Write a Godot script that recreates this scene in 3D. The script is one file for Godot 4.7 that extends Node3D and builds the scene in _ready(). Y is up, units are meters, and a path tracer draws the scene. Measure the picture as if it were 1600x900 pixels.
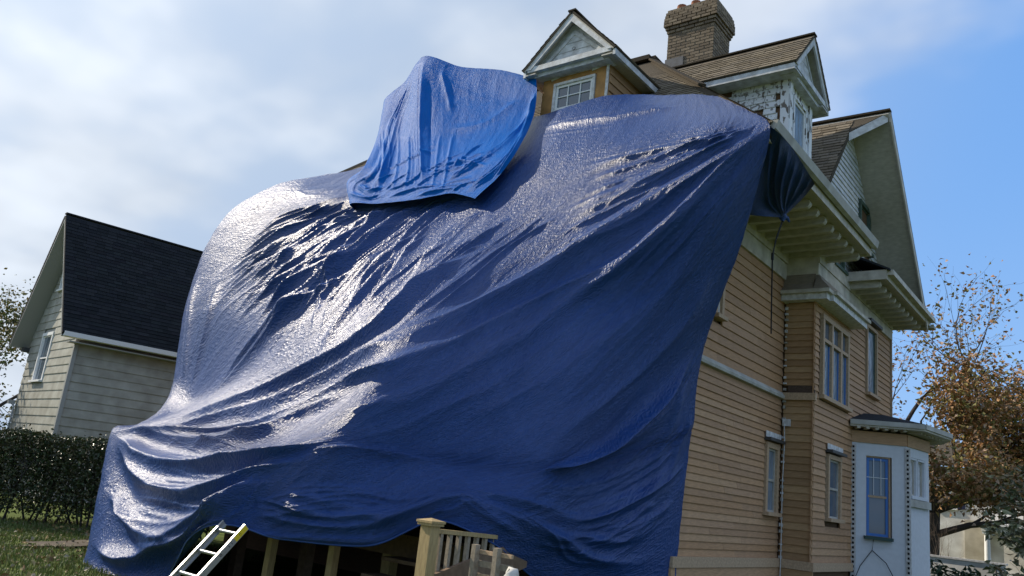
extends Node3D
# A Victorian house wrapped in blue tarpaulin, seen from the front lawn.
# Axes: x along the street front, -z into the plot, y up, metres.

var rng := RandomNumberGenerator.new()
var M := {}

# ---------------------------------------------------------------- helpers
func lin(r: float, g: float, b: float) -> Color:
	return Color(r, g, b).linear_to_srgb()

func noise_texture(sd: int, freq: float, lo: Color, hi: Color, size := 512, ridged := false, octaves := 4, mid = null) -> NoiseTexture2D:
	var n := FastNoiseLite.new()
	n.seed = sd
	n.noise_type = FastNoiseLite.TYPE_SIMPLEX_SMOOTH
	n.frequency = freq
	n.fractal_octaves = octaves
	n.fractal_type = FastNoiseLite.FRACTAL_RIDGED if ridged else FastNoiseLite.FRACTAL_FBM
	var t := NoiseTexture2D.new()
	t.width = size
	t.height = size
	t.seamless = true
	t.noise = n
	var g := Gradient.new()
	g.set_color(0, lo)
	g.set_color(1, hi)
	if mid != null:
		g.add_point(0.5, mid)
	t.color_ramp = g
	return t

func mat(color: Color, rough := 0.8, tex: Texture2D = null, scale := Vector3.ONE, bump: Texture2D = null, bump_cm := 0.3, specular := 0.5) -> StandardMaterial3D:
	var m := StandardMaterial3D.new()
	m.albedo_color = color
	m.roughness = rough
	m.metallic_specular = specular
	m.cull_mode = BaseMaterial3D.CULL_DISABLED
	if tex or bump:
		m.uv1_triplanar = true
		m.uv1_world_triplanar = true
		m.uv1_scale = scale
	if tex:
		m.albedo_texture = tex
	if bump:
		m.heightmap_enabled = true
		m.heightmap_texture = bump
		m.heightmap_scale = bump_cm
	return m

func begin() -> SurfaceTool:
	var st := SurfaceTool.new()
	st.begin(Mesh.PRIMITIVE_TRIANGLES)
	return st

func face(st: SurfaceTool, pts: Array, out: Vector3):
	# flat convex polygon whose normal points towards OUT
	var n: Vector3 = (pts[1] - pts[0]).cross(pts[2] - pts[0])
	var p := pts
	if n.dot(out) > 0:
		p = pts.duplicate()
		p.reverse()
	st.set_smooth_group(-1)
	for i in range(1, p.size() - 1):
		st.add_vertex(p[0]); st.add_vertex(p[i]); st.add_vertex(p[i + 1])

func obox(st: SurfaceTool, c: Vector3, ax: Vector3, ay: Vector3, az: Vector3):
	# box with centre c and half axes
	for k in 3:
		var n: Vector3 = [ax, ay, az][k]
		var u: Vector3 = [ay, az, ax][k]
		var v: Vector3 = [az, ax, ay][k]
		for s in [-1.0, 1.0]:
			var o: Vector3 = c + n * s
			face(st, [o - u - v, o + u - v, o + u + v, o - u + v], n * s)

func box(st: SurfaceTool, a: Vector3, b: Vector3):
	var h := (b - a).abs() * 0.5
	obox(st, (a + b) * 0.5, Vector3(h.x, 0, 0), Vector3(0, h.y, 0), Vector3(0, 0, h.z))

func bar(st: SurfaceTool, a: Vector3, b: Vector3, w: float, h: float, up := Vector3.UP):
	var d := (b - a)
	var s := d.cross(up).normalized()
	var u := s.cross(d).normalized()
	obox(st, (a + b) * 0.5, d * 0.5, u * h * 0.5, s * w * 0.5)

func prism(st: SurfaceTool, pts: Array, ext: Vector3):
	# extruded flat polygon (convex)
	var mid := Vector3.ZERO
	for p in pts:
		mid += p
	mid = mid / pts.size() + ext * 0.5
	var back := []
	for p in pts:
		back.append(p + ext)
	face(st, pts, -ext)
	face(st, back, ext)
	for i in pts.size():
		var j := (i + 1) % pts.size()
		var q := [pts[i], pts[j], back[j], back[i]]
		var cen: Vector3 = (q[0] + q[1] + q[2] + q[3]) * 0.25
		face(st, q, cen - mid)

func tube(st: SurfaceTool, pts: Array, radii: Array, sides := 6):
	var rings := []
	for i in pts.size():
		var d: Vector3 = (pts[min(i + 1, pts.size() - 1)] - pts[max(i - 1, 0)]).normalized()
		var ref := Vector3.UP if abs(d.y) < 0.9 else Vector3.RIGHT
		var u := d.cross(ref).normalized()
		var v := d.cross(u).normalized()
		var ring := []
		for k in sides:
			var a := TAU * k / sides
			ring.append(pts[i] + (u * cos(a) + v * sin(a)) * radii[i])
		rings.append(ring)
	st.set_smooth_group(1)
	for i in range(pts.size() - 1):
		for k in sides:
			var l := (k + 1) % sides
			var a: Vector3 = rings[i][k]; var b: Vector3 = rings[i][l]; var c: Vector3 = rings[i + 1][l]; var e: Vector3 = rings[i + 1][k]
			var n := (b - a).cross(e - a)
			var out: Vector3 = a - pts[i]
			if n.dot(out) > 0:
				st.add_vertex(a); st.add_vertex(c); st.add_vertex(b); st.add_vertex(a); st.add_vertex(e); st.add_vertex(c)
			else:
				st.add_vertex(a); st.add_vertex(b); st.add_vertex(c); st.add_vertex(a); st.add_vertex(c); st.add_vertex(e)

func commit(st: SurfaceTool) -> ArrayMesh:
	st.generate_normals()
	return st.commit()

var names := {}
func numbered(called: String) -> String:
	if not names.has(called):
		names[called] = 0
		return called
	names[called] += 1
	return "%s_%03d" % [called, names[called]]

func tag(o: Node3D, label: String, category: String, group := ""):
	o.set_meta("label", label)
	o.set_meta("category", category)
	if group != "":
		o.set_meta("group", group)

func thing(called: String, at: Vector3, label: String, category: String, group := "") -> Node3D:
	var o := Node3D.new()
	o.name = numbered(called)
	add_child(o)
	o.position = at
	tag(o, label, category, group)
	return o

func group_part(called: String, parent: Node3D) -> Node3D:
	# a part made of sub-parts; its own frame is the world frame
	var o := Node3D.new()
	o.name = called
	parent.add_child(o, true)
	if parent != self and parent.get_parent() == self:
		o.position = -parent.position
	return o

func add(called: String, mesh: Mesh, m: Material, parent: Node3D = self, label := "") -> MeshInstance3D:
	# mesh given in world coordinates
	var o := MeshInstance3D.new()
	o.name = called if parent != self else numbered(called)
	o.mesh = mesh
	o.material_override = m
	parent.add_child(o, true)
	if parent != self and parent.get_parent() == self:
		o.position = -parent.position
	if label != "":
		o.set_meta("label", label)
	return o

func put(called: String, st: SurfaceTool, m: Material, parent: Node3D = self, label := "") -> MeshInstance3D:
	return add(called, commit(st), m, parent, label)

func piece(called: String, mesh: Mesh, m: Material, tr: Transform3D, parent: Node3D) -> MeshInstance3D:
	# a shared mesh placed by a world transform
	var o := MeshInstance3D.new()
	o.name = called
	o.mesh = mesh
	o.material_override = m
	parent.add_child(o, true)
	if parent != self and parent.get_parent() == self:
		tr.origin -= parent.position
	o.transform = tr
	return o

func structure(called: String, st: SurfaceTool, m: Material) -> MeshInstance3D:
	var o := put(called, st, m)
	o.set_meta("kind", "structure")
	return o

# a lapped board: length along x 0..1, height 0..1, thick at its lower edge
var _wedge: ArrayMesh
func wedge() -> ArrayMesh:
	if _wedge:
		return _wedge
	var st := begin()
	var p := [Vector3(0, 0, 0), Vector3(0, 0, 1), Vector3(0, 0.06, 1.04), Vector3(0, 1.04, 0.34), Vector3(0, 1.04, 0)]
	prism(st, p, Vector3(1, 0, 0))
	_wedge = commit(st)
	return _wedge

var _unit: ArrayMesh
func unit_box() -> ArrayMesh:
	# a box of side 1 with small chamfers on the four long edges
	if _unit:
		return _unit
	var st := begin()
	var c := 0.06
	prism(st, [Vector3(-0.5, -0.5 + c, -0.5), Vector3(-0.5, -0.5, -0.5 + c), Vector3(-0.5, -0.5, 0.5 - c), Vector3(-0.5, -0.5 + c, 0.5), Vector3(-0.5, 0.5 - c, 0.5), Vector3(-0.5, 0.5, 0.5 - c), Vector3(-0.5, 0.5, -0.5 + c), Vector3(-0.5, 0.5 - c, -0.5)], Vector3(1, 0, 0))
	_unit = commit(st)
	return _unit

# courses of boards on a wall. o: lower start corner, u: along, n: outwards; holes: [a0, a1, y0, y1]
func boards(called: String, parent: Node3D, o: Vector3, u: Vector3, n: Vector3, length: float, y1: float, expo: float, thick: float, holes: Array, mats: Array, joint := 1.6, slope = null):
	var y := o.y
	var k := 0
	while y < y1 - 0.02:
		var h: float = min(expo, y1 - y)
		var spans := [[0.0, length]]
		if slope != null:
			spans = [slope.call(y + h * 0.7)]
		for hole in holes:
			if y + h * 0.6 > hole[2] and y + h * 0.4 < hole[3]:
				var cut := []
				for s in spans:
					if hole[1] <= s[0] or hole[0] >= s[1]:
						cut.append(s)
						continue
					if hole[0] > s[0] + 0.03: cut.append([s[0], hole[0]])
					if hole[1] < s[1] - 0.03: cut.append([hole[1], s[1]])
				spans = cut
		for s in spans:
			var cuts := [s[0]]
			if s[1] - s[0] > joint:
				cuts.append(s[0] + (s[1] - s[0]) * rng.randf_range(0.25, 0.75))
			cuts.append(s[1])
			for i in range(cuts.size() - 1):
				var l: float = cuts[i + 1] - cuts[i] - (0.004 if i < cuts.size() - 2 else 0.0)
				if l < 0.03: continue
				var lift := rng.randf_range(-0.0015, 0.0015)
				var b := Basis(u * l, Vector3.UP * h, n * thick * rng.randf_range(0.9, 1.1))
				piece(called, wedge(), mats[rng.randi() % mats.size()], Transform3D(b, o + u * cuts[i] + Vector3(0, y - o.y + lift, 0)), parent)
		y += expo
		k += 1

# window: c = centre of the opening on the wall face
func window(parent: Node3D, c: Vector3, u: Vector3, n: Vector3, w: float, h: float, o: Dictionary) -> Node3D:
	var g: Node3D = parent if o.get("flat", false) else group_part("window", parent)
	var cw: float = o.get("casing", 0.09)
	var proud: float = o.get("proud", 0.03)
	var up := Vector3.UP
	var cm: Material = o.get("casing_mat", M.tan_trim)
	var st := begin()
	for s in [-1.0, 1.0]:
		obox(st, c + u * s * (w * 0.5 + cw * 0.5) + n * (proud * 0.5 - 0.02), u * cw * 0.5, up * (h * 0.5), n * (proud * 0.5 + 0.02))
	obox(st, c + up * (h * 0.5 + cw * 0.5) + n * (proud * 0.5 - 0.018), u * (w * 0.5 + cw), up * cw * 0.5, n * (proud * 0.5 + 0.022))
	put("casing", st, cm, g)
	st = begin()
	var sd: float = o.get("sill", 0.06)
	obox(st, c - up * (h * 0.5 + 0.03) + n * (proud * 0.5 + sd * 0.5 - 0.03), u * (w * 0.5 + cw + 0.02), up * 0.03, n * (sd * 0.5 + proud * 0.5 + 0.03))
	put("sill", st, o.get("sill_mat", cm), g)
	# sash
	st = begin()
	var sw: float = o.get("sash", 0.035)
	var rec: float = o.get("recess", -0.03)
	var fc := c + n * rec
	for s in [-1.0, 1.0]:
		obox(st, fc + u * s * (w * 0.5 - sw * 0.5), u * sw * 0.5, up * h * 0.5, n * 0.015)
		obox(st, fc + up * s * (h * 0.5 - sw * 0.5), u * (w * 0.5 - sw), up * sw * 0.5, n * 0.014)
	if o.get("meeting", true):
		obox(st, fc + n * 0.004, u * (w * 0.5 - sw), up * 0.02, n * 0.015)
	put("sash", st, o.get("sash_mat", M.white_paint), g)
	if o.has("grid"):
		st = begin()
		var r: Array = o.grid   # [columns, rows, y0, y1] in fractions of the height
		var y0: float = -h * 0.5 + h * float(r[2])
		var y1: float = -h * 0.5 + h * float(r[3])
		for i in range(1, int(r[0])):
			obox(st, fc + u * (-w * 0.5 + w * i / float(r[0])) + up * (y0 + y1) * 0.5, u * 0.009, up * (y1 - y0) * 0.5, n * 0.012)
		for i in range(1, int(r[1])):
			obox(st, fc + up * lerpf(y0, y1, i / float(r[1])), u * w * 0.48, up * 0.009, n * 0.0115)
		put("muntin_grid", st, o.get("sash_mat", M.white_paint), g)
	st = begin()
	obox(st, fc - n * 0.012, u * (w * 0.5 - 0.01), up * (h * 0.5 - 0.01), n * 0.004)
	put("pane", st, o.get("pane_mat", M.glass), g)
	if o.has("tape"):
		st = begin()
		for s in [-1.0, 1.0]:
			obox(st, fc + n * 0.017 + u * s * (w * 0.5 - 0.03), u * 0.024, up * (h * 0.5 - 0.01), n * 0.001)
			obox(st, fc + n * 0.018 + up * s * (h * 0.5 - 0.03), u * (w * 0.5 - 0.01), up * 0.024, n * 0.001)
		put("masking_tape", st, M.blue_tape, g)
	if o.has("head"):
		st = begin()
		obox(st, c + up * (h * 0.5 + cw + 0.05) + n * 0.05, u * (w * 0.5 + cw + 0.05), up * 0.025, n * 0.06)
		put("drip_cap", st, M.dark_metal, g)
		st = begin()
		obox(st, c + up * (h * 0.5 + cw + 0.13) + n * 0.024, u * (w * 0.5 + cw + 0.06), up * 0.05, n * 0.005)
		put("flashing", st, M.chalk_white, g)
	return g
const TARP_NET = [-14.60,7.90,-11.60,-15.50,7.00,-11.40,-16.00,6.50,-11.30,-16.20,5.70,-11.20,-16.20,4.50,-11.20,-16.00,3.40,-11.20,-15.86,2.77,-11.06,-15.80,2.60,-11.00,-15.80,1.60,-11.00,-15.80,0.80,-11.00,-14.79,8.22,-11.00,-15.60,7.95,-10.50,-16.69,7.30,-10.10,-17.18,6.23,-9.90,-17.16,4.73,-9.75,-16.50,3.28,-9.50,-15.97,2.39,-9.30,-15.77,2.12,-9.20,-15.41,1.70,-9.00,-15.23,0.84,-9.00,-13.49,8.12,-10.84,-13.06,6.86,-9.43,-13.56,6.42,-9.15,-13.94,5.57,-9.00,-14.20,4.50,-8.80,-14.41,2.68,-8.70,-13.74,2.00,-7.35,-13.30,1.87,-6.75,-12.67,0.95,-6.45,-12.23,0.02,-6.24,-12.72,8.69,-11.41,-11.29,6.76,-9.39,-11.62,6.11,-9.10,-11.64,5.14,-8.55,-11.60,4.10,-8.15,-11.48,2.92,-7.75,-11.57,2.07,-6.88,-11.61,1.74,-6.50,-11.06,0.89,-6.05,-10.28,0.02,-5.81,-11.78,9.03,-11.75,-9.95,6.76,-9.39,-9.98,5.99,-9.00,-9.86,4.97,-8.30,-9.76,3.91,-7.70,-9.52,2.82,-7.15,-9.64,2.02,-6.48,-9.69,1.71,-6.20,-9.10,1.01,-5.70,-9.47,0.05,-5.90,-10.89,9.16,-11.88,-8.87,6.76,-9.39,-8.72,5.88,-8.95,-8.45,4.85,-8.15,-8.22,3.75,-7.35,-8.00,2.70,-6.65,-7.91,1.92,-5.98,-7.88,1.69,-5.72,-7.95,1.20,-5.45,-7.91,0.90,-5.35,-9.75,8.95,-11.67,-7.93,6.76,-9.39,-7.68,5.80,-8.86,-7.39,4.81,-8.10,-7.13,3.80,-7.20,-6.85,2.78,-6.40,-6.94,2.02,-5.95,-6.98,1.79,-5.78,-7.08,1.31,-5.68,-7.16,0.87,-5.66,-8.16,8.19,-10.52,-7.11,6.76,-9.39,-6.77,5.86,-8.90,-6.64,4.94,-8.40,-6.52,3.94,-7.75,-6.30,2.81,-7.00,-6.37,2.02,-6.58,-6.40,1.78,-6.42,-6.29,1.35,-6.20,-6.28,0.92,-6.10,-6.80,8.26,-10.50,-6.06,6.76,-9.39,-5.90,5.96,-8.98,-5.86,5.03,-8.62,-5.94,4.05,-8.30,-5.85,2.85,-7.65,-5.85,2.05,-7.22,-5.86,1.81,-7.05,-5.76,1.56,-6.70,-5.80,1.24,-6.50,-5.70,8.09,-10.60,-4.92,6.76,-9.39,-4.84,6.06,-9.08,-4.88,5.15,-8.90,-5.12,4.14,-8.80,-5.23,2.97,-8.30,-5.27,2.10,-7.81,-5.28,1.83,-7.62,-5.26,1.44,-7.20,-5.37,1.05,-7.00,-5.19,7.97,-10.60,-4.20,6.76,-9.39,-4.07,6.29,-9.20,-4.18,5.41,-9.15,-4.57,4.40,-9.25,-4.95,3.19,-9.05,-5.14,2.29,-8.80,-5.21,2.02,-8.70,-5.18,1.25,-8.30,-5.43,0.62,-8.20,-4.80,7.86,-10.62,-4.09,7.19,-10.00,-3.52,6.56,-9.42,-3.69,5.85,-9.55,-4.04,4.95,-9.80,-4.58,3.81,-10.10,-4.72,2.84,-10.21,-4.77,2.53,-10.25,-4.84,1.60,-10.25,-4.88,0.51,-10.25]
const TARP_FOLDS = [
	[0.065,0.09,2.62,0.75,1.83,0.8,1.6,1.53,1.55,2.18],
	[0.078,0.1,2.83,1.07,2.33,1.62,1.95,2.38],
	[0.091,0.1,3.18,1.43,2.73,2.33,2.15,2.98,1.7,3.43],
	[0.117,0.13,3.45,1.65,3.05,2.45,2.62,2.95,2,3.5,2.6],
	[0.091,0.1,3.78,1.75,3.43,2.7,2.88,3.43,2.3,3.88],
	[0.091,0.09,3.88,1.73,3.68,2.78,3.38,3.2,2.85,3.8,2.58,4.15],
	[0.169,0.075,4.35,1.95,4,2.73,3.73,3.3,3.2,4.15,2.68,4.78,2.4,5.4,3.6],
	[0.091,0.09,4.4,2.83,4.17,3.33,3.43,3.85,3.08,4.38],
	[0.044,0.07,3.78,3.15,3.8,3.48,4,4.28],
	[0.066,0.09,4.45,2.9,4.33,3.33,4.08,4.1],
	[0.077,0.1,4.85,3,4.62,3.55,4.45,4.1,4.33,4.53],
	[0.213,0.217,6.28,3.1,5.98,3.38,5.75,3.68,5.62,4.05,5.3,4.4,4.48,4.83,3.78,5.38,3.28,5.68,2.58,5.93,0.75],
	[0.15,0.16,6.15,4.53,5.85,4.6,5.38,4.7,4.8,4.98,4.3,5.43,3.6,5.78,2.7,6.5,0.75],
	[0.15,0.174,6.45,4.75,5.7,5.1,5.38,5.3,4.93,5.6,4.35,5.95,3.4,6.65,2.15,7.03,0.75],
	[0.075,0.12,5.78,5.3,5.35,5.45,4.93,5.75,4.48,6.38,3.75,7.05,0.75],
	[0.175,0.16,2.3,6.98,2.88,6.85,3.4,6.85,4.23,6.75,4.75,5.98,5.5,5.65,0.75],
	[0.263,0.189,2.33,7.08,3.1,7.33,3.93,7.45,4.62,7.3,5.5,7,5.93,6.48,0.75],
	[0.245,0.189,2.45,7.23,3.08,7.58,3.62,7.8,4.2,7.83,4.93,7.73,5.38,7.4,5.93,7.25,0.75],
	[0.228,0.189,2.5,7.93,3.28,8.28,3.65,8.33,4.35,8.3,5,8.35,5.3,7.8,5.7,7.65,0.75],
	[0.193,0.174,2.35,8.6,2.85,8.72,3.35,8.62,3.95,8.43,4.88,8.58,5.23,7.98,0.75],
	[0.13,0.09,3.93,8.75,4.67,8.97,5.12,8.55,5.33,7.6,5.6,7.43,1.2],
	[0.055,0.06,6.03,6.93,6.68,6.58,7.15,6.78,7.62,6.8],
	[0.055,0.06,5.7,7.88,6.55,8.1,7.5,8.33],
	[0.078,0.07,5.65,8.03,6.43,8.33,6.93,8.3,7.62,8.47],
	[0.078,0.07,5.55,8.43,6.3,8.55,6.78,8.5,7.5,8.35,8.18,8.25],
	[0.052,0.05,5.45,9,6.23,8.83,6.8,8.78,7.53,8.8],
	[0.055,0.06,7.08,8.4,7.68,8.45,8.28,8.22,8.83,8.22,9.45,8.18,10.03,8.38],
	[0.055,0.06,7,7.93,7.98,8.22,8.45,7.9,9.05,7.78,9.73,7.62],
	[0.055,0.05,7.75,8.7,8.12,8.62,8.35,8.3,8.7,8.4,9.4,8.45],
	[0.176,0.1,8.97,6.93,9.43,6.25,10.05,5.78,10.45,5.43,10.6,5.25,10.8,4.9],
	[-0.132,0.07,9.88,6.15,10.3,5.75,10.58,5.45,10.8,5.12],
	[0.066,0.08,9.47,7.8,10.1,7.78,10.35,7.68,10.55,7.55,10.68,7.25],
	[0.066,0.08,9.53,8.18,9.98,8.05,10.33,8.22,10.48,8.15,10.68,7.93],
	[0.077,0.08,9.3,8.1,9.85,8.15,10.28,8.43,10.53,8.5,10.78,8.43],
	[0.055,0.07,10.75,5.43,10.65,5.93,10.55,7.05,10.4,7.4],
	[0.055,0.07,10.9,5.8,10.78,7.05,10.68,7.58,10.5,7.85],
	[0.055,0.09,9.25,7.35,9.8,7.33,10.2,7.23,10.38,6.58],
	[0.099,0.1,10.88,2.02,9.5,2.35,8.78,2.62,7.93,3.3,6.93,4,6.25,4.35,5.62,4.5,2.2],
	[0.099,0.13,10.78,2.08,9.83,2.58,8.85,3.38,7.98,3.9,7.35,4.28,6.68,4.62,6.08,4.88,5.68,5.1,2],
	[0.077,0.12,9.9,2.65,9.03,3.25,8.5,3.75,7.95,4.3,7.2,4.7,6.5,5.15],
	[0.044,0.07,10.62,1.9,9.18,1.53,8.35,1.53,7.62,1.5],
	[0.055,0.07,10.45,1.8,8.95,2.08,8.47,2.3,7.68,2.62],
	[0.055,0.07,10.55,1.95,9.43,2.02,8.83,2.2,8.22,2.65],
	[0.044,0.16,10.78,2.33,10.3,2.98,10.03,3.5,9.62,4,9.08,4.4,8.53,4.75],
	[0.044,0.15,10.48,3.95,10.43,4.5,9.93,4.9,9.35,5.35,8.83,5.8],
	[0.033,0.15,9.35,4.12,8.83,4.53,8.2,5.1,7.33,5.6],
	[0.055,0.14,7.4,4.73,6.83,5.12,6.35,5.45,5.73,5.65],
	[0.044,0.14,8.28,4.55,7.6,5.12,6.8,5.68,6.18,6.33],
	[0.088,0.08,3.83,1.55,3.43,2.38,3.03,3],
	[0.077,0.07,4.12,1.58,3.78,2.18,3.7,2.8,3.5,3.43],
	[0.088,0.08,4.53,1.65,4.17,2.23,3.85,2.68,3.8,3.2,3.7,3.75],
	[0.077,0.08,5.08,1.7,4.7,2.38,4.55,2.93,4.35,3.43],
	[0.077,0.08,5.33,1.8,4.95,2.5,4.9,3.12,4.88,3.53,4.8,4.1],
	[0.055,0.08,5.88,2.12,5.5,2.62,5.35,3.18,5.35,3.5],
	[0.044,0.07,6.62,2.4,6.15,2.85,5.8,3.3],
	[0.066,0.06,7,0.4,7.98,0.53,8.55,0.5,9.25,0.45],
	[0.065,0.1,1.3,3.43,1.4,3.95,1.5,4.48,1.6,4.9],
	[0.065,0.08,1.75,3.55,1.8,4.17,1.8,4.55,1.83,4.9],
	[0.038,0.0440721,2.58,1.28,2.35,1.83,2.02,2.38,1.75,2.7],
	[0.061,0.033801,2.73,1.3,2.48,2.08,2.1,2.5,1.75,3.08],
	[0.075,0.0507193,2.8,1.83,2.38,2.3,2,2.9,1.6,3.5],
	[0.048,0.0392987,2.85,1.88,2.53,2.5,2.18,3.18,1.8,3.7],
	[0.068,0.0409855,3.12,1.65,2.8,2.43,2.35,3.12,1.83,3.83],
	[0.056,0.0532681,3.65,1.62,2.9,2.4,2.38,3.28,1.68,4.17],
	[0.075,0.0463543,3.23,2.02,2.88,2.5,2.58,3.08,2.3,3.6],
	[0.051,0.0371201,3.6,1.83,2.88,2.48,2.5,3.5,1.93,4.25],
	[0.076,0.048912,3.43,2.23,3.05,2.8,2.6,3.53,2.3,4.17],
	[0.055,0.0518852,4.05,1.8,3.38,2.55,2.9,3.4,2.38,4.25],
	[0.045,0.0534606,3.95,1.93,3.45,2.68,2.83,3.5,2.38,4.33],
	[0.068,0.0507265,4,1.9,3.5,2.58,3.18,3.38,2.75,4.1],
	[0.069,0.0404365,3.75,2.48,3.43,3.05,3.05,3.62,2.73,4.25],
	[0.04,0.0550986,4,2.4,3.7,2.9,3.45,3.53,2.95,4.15],
	[0.068,0.049106,4.3,2.05,4,2.9,3.55,3.55,3.18,4.33],
	[0.035,0.0340058,4.75,1.73,4.17,2.88,3.65,3.85,3.1,4.88],
	[0.051,0.0383558,4.83,1.88,4.23,2.93,3.78,3.85,3.38,4.83],
	[0.059,0.0425731,5.03,1.83,4.53,2.6,4.23,3.38,3.88,4.08],
	[0.028,0.0332376,4.95,2.35,4.48,3.08,4.4,3.83,4.1,4.62],
	[0.065,0.0574124,4.95,2.23,4.7,3.23,4.53,4.03,4.33,4.8],
	[0.039,0.0388694,4.93,2.05,4.7,2.7,4.48,3.18,4.35,3.68],
	[0.049,0.0358638,5.05,2.5,4.83,3.08,4.6,3.43,4.5,3.9],
	[0.037,0.0392867,5.45,2.33,5.23,3.05,4.9,3.62,4.67,4.2],
	[0.034,0.0415128,5.65,2.62,5.28,3.25,5.1,3.73,4.93,4.33],
	[0.045,0.0438924,6.08,2.62,5.65,3.38,5.45,3.98,5.15,4.53],
	[0.044,0.0313684,6.5,2.45,5.98,3.1,5.7,3.73,5.5,4.35],
	[0.028,0.0429147,6.38,2.83,5.98,3.25,5.9,3.83,5.73,4.33],
	[0.025,0.037584,6.78,2.88,6.33,3.53,5.95,4.2,5.6,4.78],
	[0.032,0.031115,7.38,2.4,6.68,3.1,6.25,3.78,5.83,4.42],
	[0.036,0.0326756,7.58,2.55,6.85,3.05,6.48,3.7,6.15,4.35],
	[0.018,0.0563078,9.88,1.4,9,1.43,8.35,1.55,7.62,1.73],
	[0.035,0.0499519,10.08,1.53,9.18,1.62,8.53,1.8,7.78,2],
	[0.027,0.0541351,10.3,1.62,9.28,1.85,8.5,2.1,7.7,2.35],
	[0.033,0.0444298,9.58,1.83,8.88,2.02,8.33,2.3,7.6,2.5],
	[0.022,0.0564103,10.62,1.8,9.43,2.1,8.55,2.4,7.68,2.75],
	[0.028,0.0502144,10.38,2.02,9.28,2.27,8.45,2.58,7.45,3.03],
	[0.015,0.0420321,9.73,2.25,8.85,2.48,8.25,2.9,7.45,3.33],
	[0.027,0.0429194,10.38,2.23,9.4,2.48,8.62,2.93,7.88,3.38],
	[0.015,0.0569638,10.75,2.1,9.65,2.6,8.7,3.1,7.93,3.73],
	[0.014,0.0591487,9.98,2.53,9.22,2.85,8.62,3.35,8.1,3.83],
	[0.018,0.0305222,10.35,2.4,9.62,2.78,8.93,3.18,8.47,3.65],
	[0.016,0.0393515,10.4,2.48,9.8,2.8,9.3,3.3,8.83,3.68],
	[0.015,0.0510181,10.3,2.65,9.88,2.98,9.53,3.3,9.12,3.58],
	[0.03,0.0472419,10.65,2.43,10.05,3,9.5,3.5,9.05,4.1],
	[0.014,0.0631296,9.25,3.23,8.68,3.62,8.3,4.15,7.78,4.58],
	[0.021,0.0615549,9.68,2.95,8.88,3.7,8.28,4.48,7.48,5.12],
	[0.018,0.0969269,9.75,3.15,9.03,3.68,8.5,4.4,7.9,5],
	[0.021,0.0551782,10.03,3.08,9.28,3.73,8.65,4.38,8.08,5.08],
	[0.014,0.0781216,9.93,3.35,9.22,3.98,8.68,4.65,8.18,5.45],
	[0.025,0.0745057,9.8,3.58,9.35,4.15,8.83,4.67,8.43,5.33],
	[0.024,0.0688218,10.18,3.28,9.65,4.08,9,4.73,8.5,5.5],
	[0.018,0.0991194,10.2,3.62,9.78,4.12,9.38,4.6,8.93,5.18],
	[0.017,0.0267454,3.5,7.3,4.1,7.28,4.62,7.1,4.98,6.4],
	[0.036,0.042943,3.25,7.43,3.88,7.45,4.55,7.35,5.03,7],
	[0.016,0.0328033,3.48,7.65,3.93,7.68,4.73,7.7,5.1,7.43],
	[0.034,0.0292542,3.4,7.73,3.83,7.8,4.42,7.75,5,7.65],
	[0.034,0.0395607,3.1,7.88,3.7,7.95,4.6,8.08,5.2,7.85],
	[0.027,0.037069,3.2,8.08,3.75,8.15,4.6,8.22,5.28,8.15],
	[0.033,0.0379036,2.85,8.18,3.6,8.22,4.2,8.22,5.15,8.4],
	[0.018,0.0401613,2.85,8.38,3.5,8.4,4.03,8.35,4.85,8.78],
	[0.02,0.0324888,3.18,8.47,3.62,8.45,3.98,8.43,4.5,8.55],
	[0.036,0.0590674,10.65,5.98,10.43,6.45,10.25,7.03,9.88,7.15],
	[0.03,0.047469,10.83,5.93,10.6,6.95,10.33,7.23,10,7.3],
	[0.024,0.041776,10.65,7.05,10.45,7.23,10.23,7.38,9.88,7.48],
	[0.032,0.0354102,10.75,7.05,10.58,7.28,10.35,7.43,10.18,7.48],
	[0.048,0.0521766,10.78,7.25,10.53,7.55,10.23,7.6,9.8,7.68],
	[0.043,0.0453314,10.98,7.35,10.55,7.58,10.28,7.73,9.85,7.83],
	[0.049,0.0404174,10.65,7.8,10.53,7.8,10.4,7.98,10.18,8],
	[0.046,0.0399132,10.85,7.8,10.58,7.98,10.33,8.1,10.03,8.2],
	[0.029,0.0538469,10.68,8.03,10.55,8.18,10.43,8.2,10.28,8.28],
	[0.027,0.041634,5.75,7.83,6.3,7.73,6.73,7.7,7.2,7.8],
	[0.03,0.0400833,5.58,8.12,6.05,7.9,6.45,7.8,6.95,7.78],
	[0.037,0.0374091,5.83,8.05,6.33,7.93,6.78,7.83,7.33,8.05],
	[0.028,0.0377749,5.85,8.12,6.15,8.08,6.43,7.93,6.65,7.9],
	[0.022,0.036842,5.6,8.35,6.1,8.2,6.5,8,6.95,7.98],
	[0.022,0.0352678,5.93,8.3,6.35,8.08,6.73,7.95,7.2,8.15],
	[0.032,0.0474264,5.65,8.5,6.1,8.33,6.4,8.2,6.78,8.12]]
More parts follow.
